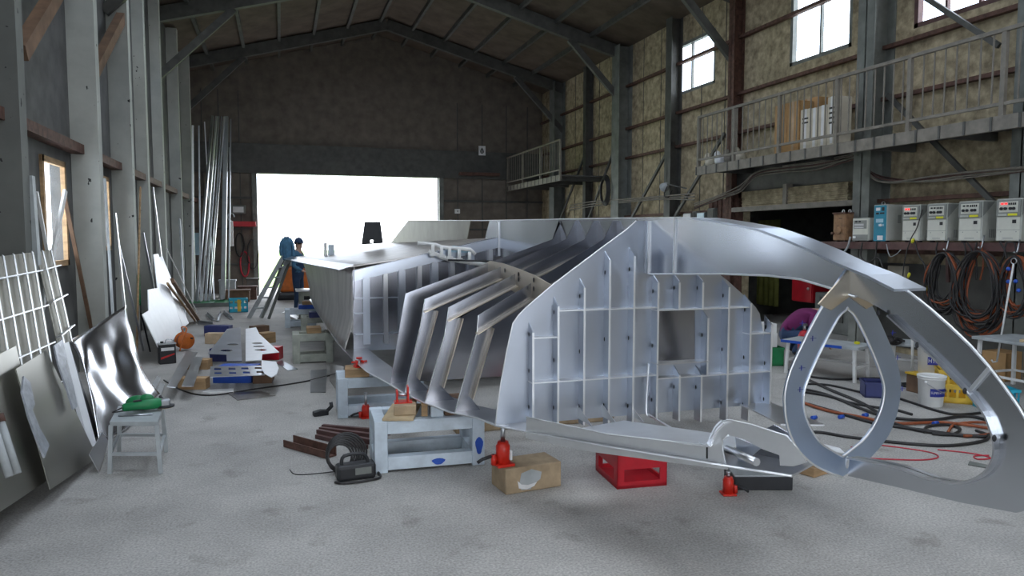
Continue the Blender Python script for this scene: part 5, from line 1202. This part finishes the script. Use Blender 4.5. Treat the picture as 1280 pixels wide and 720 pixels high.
for i, (x0, x1, y0, y1, m, lb) in enumerate(((854, 864, 266, 272.5, 'label', 'small pale switch box left of the dark box on the right wall'), (865, 870, 264, 272.5, 'inkk', 'narrow dark box between two pale boxes on the right wall'), (871, 881, 265, 272.5, 'clear', 'pale blue control box behind the keel on the right wall'), (884, 893, 260, 272.5, 'steel', 'dark meter box at the edge of the brown panel'))):
    a, b = onX(x0, y1 + 8, XR - .2), onX(x1, y0, XR - .2)
    t = thing('control_box', lb, 'control box', V((XR - .1, (a.y + b.y) / 2, a.z))); obj('box_body', MB().bb((XR - .2, b.y, a.z), (XR, a.y, b.z)), MT['steelg'], t, True, .01); obj('cover', MB().bb((XR - .215, b.y + .02, a.z + .02), (XR - .2, a.y - .02, b.z - .02)), MT[m], t, True)
# boxes on the catwalk
cz = 3.251
def carton(label, x0, x1, y0, X, d, m, z=cz, tape=True, marks=0):
    a, b = onX(x0, y0, X), onX(x1, y0, X); h = a.z - z
    t = thing('cardboard_box', label, 'box', (X + d / 2, (a.y + b.y) / 2, z)); w = a.y - b.y
    obj('carton', MB().bb((-d / 2, -w / 2, 0), (d / 2, w / 2, h)), MT[m], t, False, .006)
    obj('tape_strip', MB().bb((-d / 2 - .003, -.03, h * .05), (-d / 2, .03, h + .003)), MT['woodp' if m == 'card' else 'label'], t)
    for k in range(marks): obj('print_mark', MB().bb((-d / 2 - .004, -w * .3, h * (.75 - .1 * k)), (-d / 2, w * .3, h * (.79 - .1 * k))), MT['inkk'], t)
    return t
carton('tall brown carton, leftmost on the catwalk behind the railing', 969, 984, 133, 8.34, .3, 'card')
carton('tall brown carton, second from the left on the catwalk', 984.5, 999, 129, 8.34, .3, 'card')
carton('white carton with a dark print mark on the catwalk', 1001, 1013, 138, 8.34, .3, 'cardw', marks=2)
carton('plain white carton in the middle of the catwalk row', 1013.5, 1023, 136, 8.34, .3, 'cardw')
carton('plain white carton left of the tall pale carton on the catwalk', 1023.5, 1034, 133, 8.34, .3, 'cardw')
carton('tall pale carton with print lines, rightmost on the catwalk', 1035, 1046, 122, 8.34, .3, 'cardw', marks=4)
carton('large brown carton behind the white cartons on the catwalk', 1000, 1022, 126, 8.72, .35, 'card')
for i, (x, y) in enumerate(((889, 180), (901, 178), (913, 180), (925, 184))):
    p = onX(x, y, 8.6); p.z = cz
    solo('cloth_bundle', MB().ball(p + V((0, 0, .12)), (.12, .13, .12), 12, 8).ball(p + V((-.05, .04, .22)), (.07, .08, .10), 8, 6), MT[('cardw', 'board', 'rail', 'cardw')[i]], ('leftmost', 'whitest', 'dull brown', 'rightmost')[i] + ' bundled bag on the far end of the catwalk', 'bag')
# sign and small box on back wall, right of the door
p = onY(602.5, 188.5, YB - .145)
t = thing('fuel_sign', 'white square sign with a black flame drop on the back wall', 'sign', p)
obj('board', MB().bb(p + V((-.12, 0, -.16)), p + V((.13, .02, .17))), MT['label'], t, True)
drop = [(0, .115), (.035, .06), (.065, .0), (.068, -.045), (.045, -.085), (0, -.10), (-.045, -.085), (-.068, -.045), (-.065, 0), (-.035, .06)]
ind = [(0, .045), (.028, -.015), (.03, -.045), (0, -.07), (-.03, -.045), (-.028, -.015)]
obj('drop_symbol', MB().prism([[p + V((x, -.003, z)) for x, z in drop], [p + V((x, -.003, z)) for x, z in ind]], (0, .003, 0)), MT['inkk'], t, True)
obj('drop_core', MB().prism([[p + V((x * .55, -.003, z * .6 - .01)) for x, z in ind]], (0, .003, 0)), MT['inkk'], t, True)
p = onY(572, 264, YB - .12)
t = thing('switch_box', 'small white switch box on the back wall right of the door', 'box', p); obj('box_body', MB().bb(p + V((-.09, 0, -.08)), p + V((.09, .10, .08))), MT['label'], t, True, .01); obj('toggle', MB().bb(p + V((-.02, -.02, -.03)), p + V((.02, 0, .03))), MT['wtop'], t, True)
p = onY(592, 218, YB - .1); solo('rusty_rail', MB().bb((p.x - .55, YB - .35, p.z - .05), (p.x + .9, YB - .09, p.z + .05)), MT['rust'], 'short rusty red shelf rail on the back wall under the sign', 'rail')
# hoses and cables on the floor to the right
fc = [([(1010, 505), (1045, 515), (1090, 528), (1120, 533), (1170, 540), (1215, 545), (1260, 540)], .016, 'rubber', 'black cable nearest the red lead on the right floor'),
      ([(1000, 470), (1040, 488), (1080, 505), (1120, 530), (1170, 541), (1235, 546)], .016, 'rubber', 'black cable bending towards the loops on the right floor'),
      ([(995, 488), (1040, 496), (1075, 510), (1110, 521), (1160, 525), (1210, 520), (1250, 530)], .015, 'rubber', 'black cable with blue tape through the teardrop frame'),
      ([(990, 498), (1030, 512), (1070, 520), (1120, 529), (1180, 528), (1235, 535)], .015, 'orange', 'orange cable through the teardrop frame'),
      ([(985, 545), (1020, 540), (1060, 546), (1120, 553), (1180, 557), (1225, 552), (1236, 545), (1220, 538)], .014, 'rubber', 'long black cable curving in front of the other floor cables'),
      ([(1000, 480), (1035, 481), (1085, 492), (1120, 497), (1170, 513), (1200, 518), (1240, 514)], .013, 'rubber', 'black cable behind the other floor cables'),
      ([(1155, 540), (1160, 533), (1185, 531), (1200, 536), (1190, 543), (1165, 542)], .013, 'rubber', 'small loop of black cable at the foot of the pail'),
      ([(1185, 540), (1195, 530), (1230, 528), (1250, 534), (1235, 543), (1205, 545)], .013, 'orange', 'loop of orange cable right of the pail'),
      ([(1005, 486), (1030, 492), (1058, 502), (1088, 508), (1118, 512), (1140, 518)], .014, 'rubber', 'short black cable under the table edge'),
      ([(985, 462), (1010, 470), (1050, 474), (1100, 473), (1130, 482)], .014, 'rubber', 'black cable beneath the white tables')]
for k, (pts, r, m, lb) in enumerate(fc): solo('floor_cable', MB().tube(smooth_path([onZ(x, y, r + .002 * (k % 4)) for x, y in pts], 6), r, 6), MT[m], lb, 'cable')
for k, (x, y) in enumerate(((1052, 521), (1082, 519), (1018, 522), (1170, 529))):
    p = onZ(x, y, .02); solo('tape_wrap', MB().cyl(p + V((-.03, 0, 0)), p + V((.03, .01, 0)), .02, 8), MT['blue'], ('middle', 'right', 'leftmost', 'far right')[k] + ' blue tape wrap on the floor cables', 'tape')
solo('extension_lead', MB().tube(smooth_path([onZ(x, y, .006) for x, y in ((1064, 559), (1090, 556), (1130, 560), (1165, 566), (1172, 572), (1150, 575), (1110, 574), (1085, 573))], 6), .006, 5), MT['redcord'], 'thin red lead looping over the floor inside the bow opening', 'lead')
solo('extension_lead', MB().tube(smooth_path([onZ(x, y, .006) for x, y in ((1172, 562), (1210, 566), (1232, 570), (1238, 573), (1222, 574), (1218, 570), (1236, 569))], 6), .006, 5), MT['redcord'], 'small knot of thin red lead right of the long red loop', 'lead')
solo('steel_offcut', MB().prism([[onZ(x, y, .012) for x, y in ((1212, 576), (1240, 582), (1243, 586), (1210, 580))]], (0, 0, -.01)), MT['steelg'], 'dark flat offcut on the floor inside the bow opening', 'offcut')
solo('paper_scrap', MB().prism([[onZ(x, y, .012) for x, y in ((1022, 553), (1034, 556), (1050, 560), (1056, 566), (1046, 565), (1032, 560))]], (0, 0, -.008)), MT['label'], 'crumpled white paper on the floor behind the teardrop frame', 'paper')
# ------------------------------------------------------------------ people
def person(label, loc, rz, J, mats, cap=None, hat_tilt=None, group=None):
    """J: joint name -> (parent, (x,y,z), radius, region); facing +X"""
    names = list(J); idx = {n_: i for i, n_ in enumerate(names)}
    me = bpy.data.meshes.new('person'); me.from_pydata([J[n_][1] for n_ in names], [(idx[J[n_][0]], idx[n_]) for n_ in names if J[n_][0]], []); me.update()
    o = bpy.data.objects.new('person_skeleton', me); C.objects.link(o)
    sk = o.modifiers.new('skin', 'SKIN'); sk.use_smooth_shade = True
    sv = me.skin_vertices[0].data
    for n_ in names:
        r = J[n_][2]; sv[idx[n_]].radius = r if isinstance(r, tuple) else (r, r); sv[idx[n_]].use_root = J[n_][0] is None
    sb_ = o.modifiers.new('sub', 'SUBSURF'); sb_.levels = 2; sb_.render_levels = 2
    dg = bpy.context.evaluated_depsgraph_get(); m2 = bpy.data.meshes.new_from_object(o.evaluated_get(dg)); bpy.data.objects.remove(o)
    keys = list(mats)
    m2.materials.clear()
    for k in keys: m2.materials.append(MT[mats[k]])
    segs = [(V(J[J[n_][0]][1]), V(J[n_][1]), J[n_][3]) for n_ in names if J[n_][0]]
    for p in m2.polygons:
        c = p.center; best = None
        for a, b, rg in segs:
            d = b - a; t = max(0, min(1, (c - a).dot(d) / max(d.length_squared, 1e-9))); q = (c - a - d * t).length
            if best is None or q < best[0]: best = (q, rg)
        p.material_index = keys.index(best[1]); p.use_smooth = True
    b = bpy.data.objects.new('person', m2); C.objects.link(b); b.location = loc; b.rotation_euler = (0, 0, rz); ROOTM[b] = Matrix.Translation(V(loc)) @ Matrix.Rotation(rz, 4, 'Z')
    tag(b, label, 'person', group)
    return b
def hand(J, w, wp, d, side, s):
    """palm, four fingers and a thumb at the end of wrist w; d = hand direction"""
    wp = V(wp); d = V(d).normalized(); up = V((0, 0, 1)); lat = d.cross(up)
    if lat.length < .2: lat = V((1, 0, 0))
    lat.normalize(); nrm = lat.cross(d).normalized()
    pc = wp + d * .055; J[w + '_palm'] = (w, tuple(pc), (.036, .02), 'skin')
    for k, (off, L) in enumerate(((-.028, .066), (-.009, .078), (.010, .074), (.028, .058))):
        b0 = pc + d * .03 + lat * off; b1 = b0 + d * L * .5 - nrm * .006; b2 = b1 + d * L * .38 - nrm * .022
        J['%s_f%d' % (w, k)] = (w + '_palm', tuple(b0), .009, 'skin'); J['%s_g%d' % (w, k)] = ('%s_f%d' % (w, k), tuple(b1), .0085, 'skin'); J['%s_h%d' % (w, k)] = ('%s_g%d' % (w, k), tuple(b2), .0075, 'skin')
    t0 = pc - d * .015 + lat * (.036 * side); t1 = t0 + d * .035 + lat * .018 * side
    J[w + '_t0'] = (w + '_palm', tuple(t0), .011, 'skin'); J[w + '_t1'] = (w + '_t0', tuple(t1), .009, 'skin')
def head_parts(b, c, f, up, capm, hairm=True):
    """c head centre, f facing, up head axis (local)"""
    c, f, up = V(c), V(f).normalized(), V(up).normalized(); s = up.cross(f).normalized()
    M = Matrix((f, s, up)).transposed()
    obj('nose', MB().tube([c + f * .085 + up * .02, c + f * .115 - up * .015, c + f * .09 - up * .025], [.008, .013, .009], 8), MT['skin'], b)
    for k in (-1, 1):
        obj('ear', MB().ball(c + s * .083 * k - f * .005, (.02, .012, .03), 8, 6), MT['skin'], b); e = obj('eye', MB().ball(c + f * .082 + s * .032 * k + up * .022, .012, 8, 6), MT['label'], b); obj('pupil', MB().ball(c + f * .092 + s * .032 * k + up * .022, .006, 6, 4), MT['inkk'], e)
    obj('mouth', MB().tube([c + f * .088 - up * .055 + s * .024, c + f * .096 - up * .053, c + f * .088 - up * .055 - s * .024], .006, 6), MT['inkr'], b)
    prof = [(.104 * math.cos(a), .115 * math.sin(a)) for a in [math.pi / 2 * k / 7 for k in range(8)]]
    obj('hair', MB().lathe([(r * .93, z * .93) for r, z in prof[:-1]] + [(.001, .107)], c - f * .018 - up * .01, 16, M), MT['hair'], b)
    if capm:
        cp = obj('cap', MB().lathe([(.108, 0)] + [(r * 1.02, z * 1.02 + .01) for r, z in prof[:-1]] + [(.001, .128)], c + up * .025, 18, M), MT[capm], b)
        P = [[c + up * (.035 - .015 * j) + f * (.085 + .075 * j) * math.cos(a) + s * (.095 + .0 * j) * math.sin(a) for j in (0, .5, 1)] for a in [-1.1 + 2.2 * k / 8 for k in range(9)]]
        obj('brim', MB().grid(P, True, up * .006), MT[capm], cp)
# man in a cap behind the stern, turned to the right
J = {'pelvis': (None, (0, 0, .93), (.15, .12), 'legs'), 'belly': ('pelvis', (0, 0, 1.08), (.145, .11), 'torso'), 'chest': ('belly', (.01, 0, 1.27), (.17, .125), 'torso'), 'collar': ('chest', (.015, 0, 1.41), (.12, .09), 'torso'), 'neck': ('collar', (.03, 0, 1.50), .055, 'skin'),
     'head0': ('neck', (.045, 0, 1.58), (.075, .08), 'skin'), 'head1': ('head0', (.045, 0, 1.66), (.085, .095), 'skin'), 'head2': ('head1', (.035, 0, 1.72), (.06, .07), 'skin')}
for s, n_ in ((1, 'l'), (-1, 'r')):
    J[n_ + 'sh'] = ('collar', (.01, .17 * s, 1.40), .068, 'arms'); J[n_ + 'el'] = (n_ + 'sh', (.02, .23 * s, 1.13), .05, 'arms'); J[n_ + 'wr'] = (n_ + 'el', (.22, .20 * s, 1.02), .034, 'arms')
    hand(J, n_ + 'wr', J[n_ + 'wr'][1], (1, -.1 * s, -.25), -s, 1)
    J[n_ + 'hip'] = ('pelvis', (0, .095 * s, .86), .10, 'legs'); J[n_ + 'kn'] = (n_ + 'hip', (.03, .11 * s, .48), .068, 'legs'); J[n_ + 'an'] = (n_ + 'kn', (-.01, .12 * s, .09), .045, 'legs'); J[n_ + 'to'] = (n_ + 'an', (.14, .13 * s, .045), .042, 'shoes')
hp = onY(373, 305, 17.9)
man = person('person in a navy cap and vest standing behind the stern beside the stepladder', (hp.x - .03, 17.9, 0), -.5, J, dict(torso='cloth_navy', arms='cloth_teal', legs='cloth_navy', skin='skin', shoes='black'))
head_parts(man, (.045, 0, 1.655), (1, 0, -.02), (0, 0, 1), 'cloth_navy')
# person crouching in the purple jacket in the dark opening
J = {'pelvis': (None, (-.22, 0, .34), (.15, .15), 'legs'), 'belly': ('pelvis', (-.12, 0, .47), (.14, .14), 'torso'), 'chest': ('belly', (.05, 0, .60), (.15, .17), 'torso'), 'collar': ('chest', (.19, 0, .66), (.10, .13), 'torso'), 'neck': ('collar', (.27, 0, .68), .055, 'skin'),
     'head0': ('neck', (.34, 0, .68), (.08, .075), 'skin'), 'head1': ('head0', (.41, 0, .685), (.095, .085), 'skin'), 'head2': ('head1', (.46, 0, .70), (.07, .06), 'skin')}
for s, n_ in ((1, 'l'), (-1, 'r')):
    J[n_ + 'sh'] = ('collar', (.17, .17 * s, .63), .068, 'torso'); J[n_ + 'el'] = (n_ + 'sh', (.15, .24 * s, .36), .05, 'torso'); J[n_ + 'wr'] = (n_ + 'el', (.33, .16 * s, .24), .034, 'torso')
    hand(J, n_ + 'wr', J[n_ + 'wr'][1], (.8, -.3 * s, -.5), -s, 1)
    J[n_ + 'hip'] = ('pelvis', (-.2, .10 * s, .30), .10, 'legs'); J[n_ + 'kn'] = (n_ + 'hip', (.14, .19 * s, .42 if s > 0 else .38), .068, 'legs'); J[n_ + 'an'] = (n_ + 'kn', (-.10, .17 * s, .09), .045, 'legs'); J[n_ + 'to'] = (n_ + 'an', (.05, .19 * s, .045), .042, 'shoes')
cp_ = onX(998, 430, 7.45)
pr = person('person in a purple jacket crouching before the dark store opening, bent over their work', (7.45, cp_.y, 0), -.55, J, dict(torso='cloth_purple', legs='cloth_navy', skin='skin', shoes='black'))
head_parts(pr, (.40, 0, .68), (.55, 0, -.8), (.8, 0, .55), None)
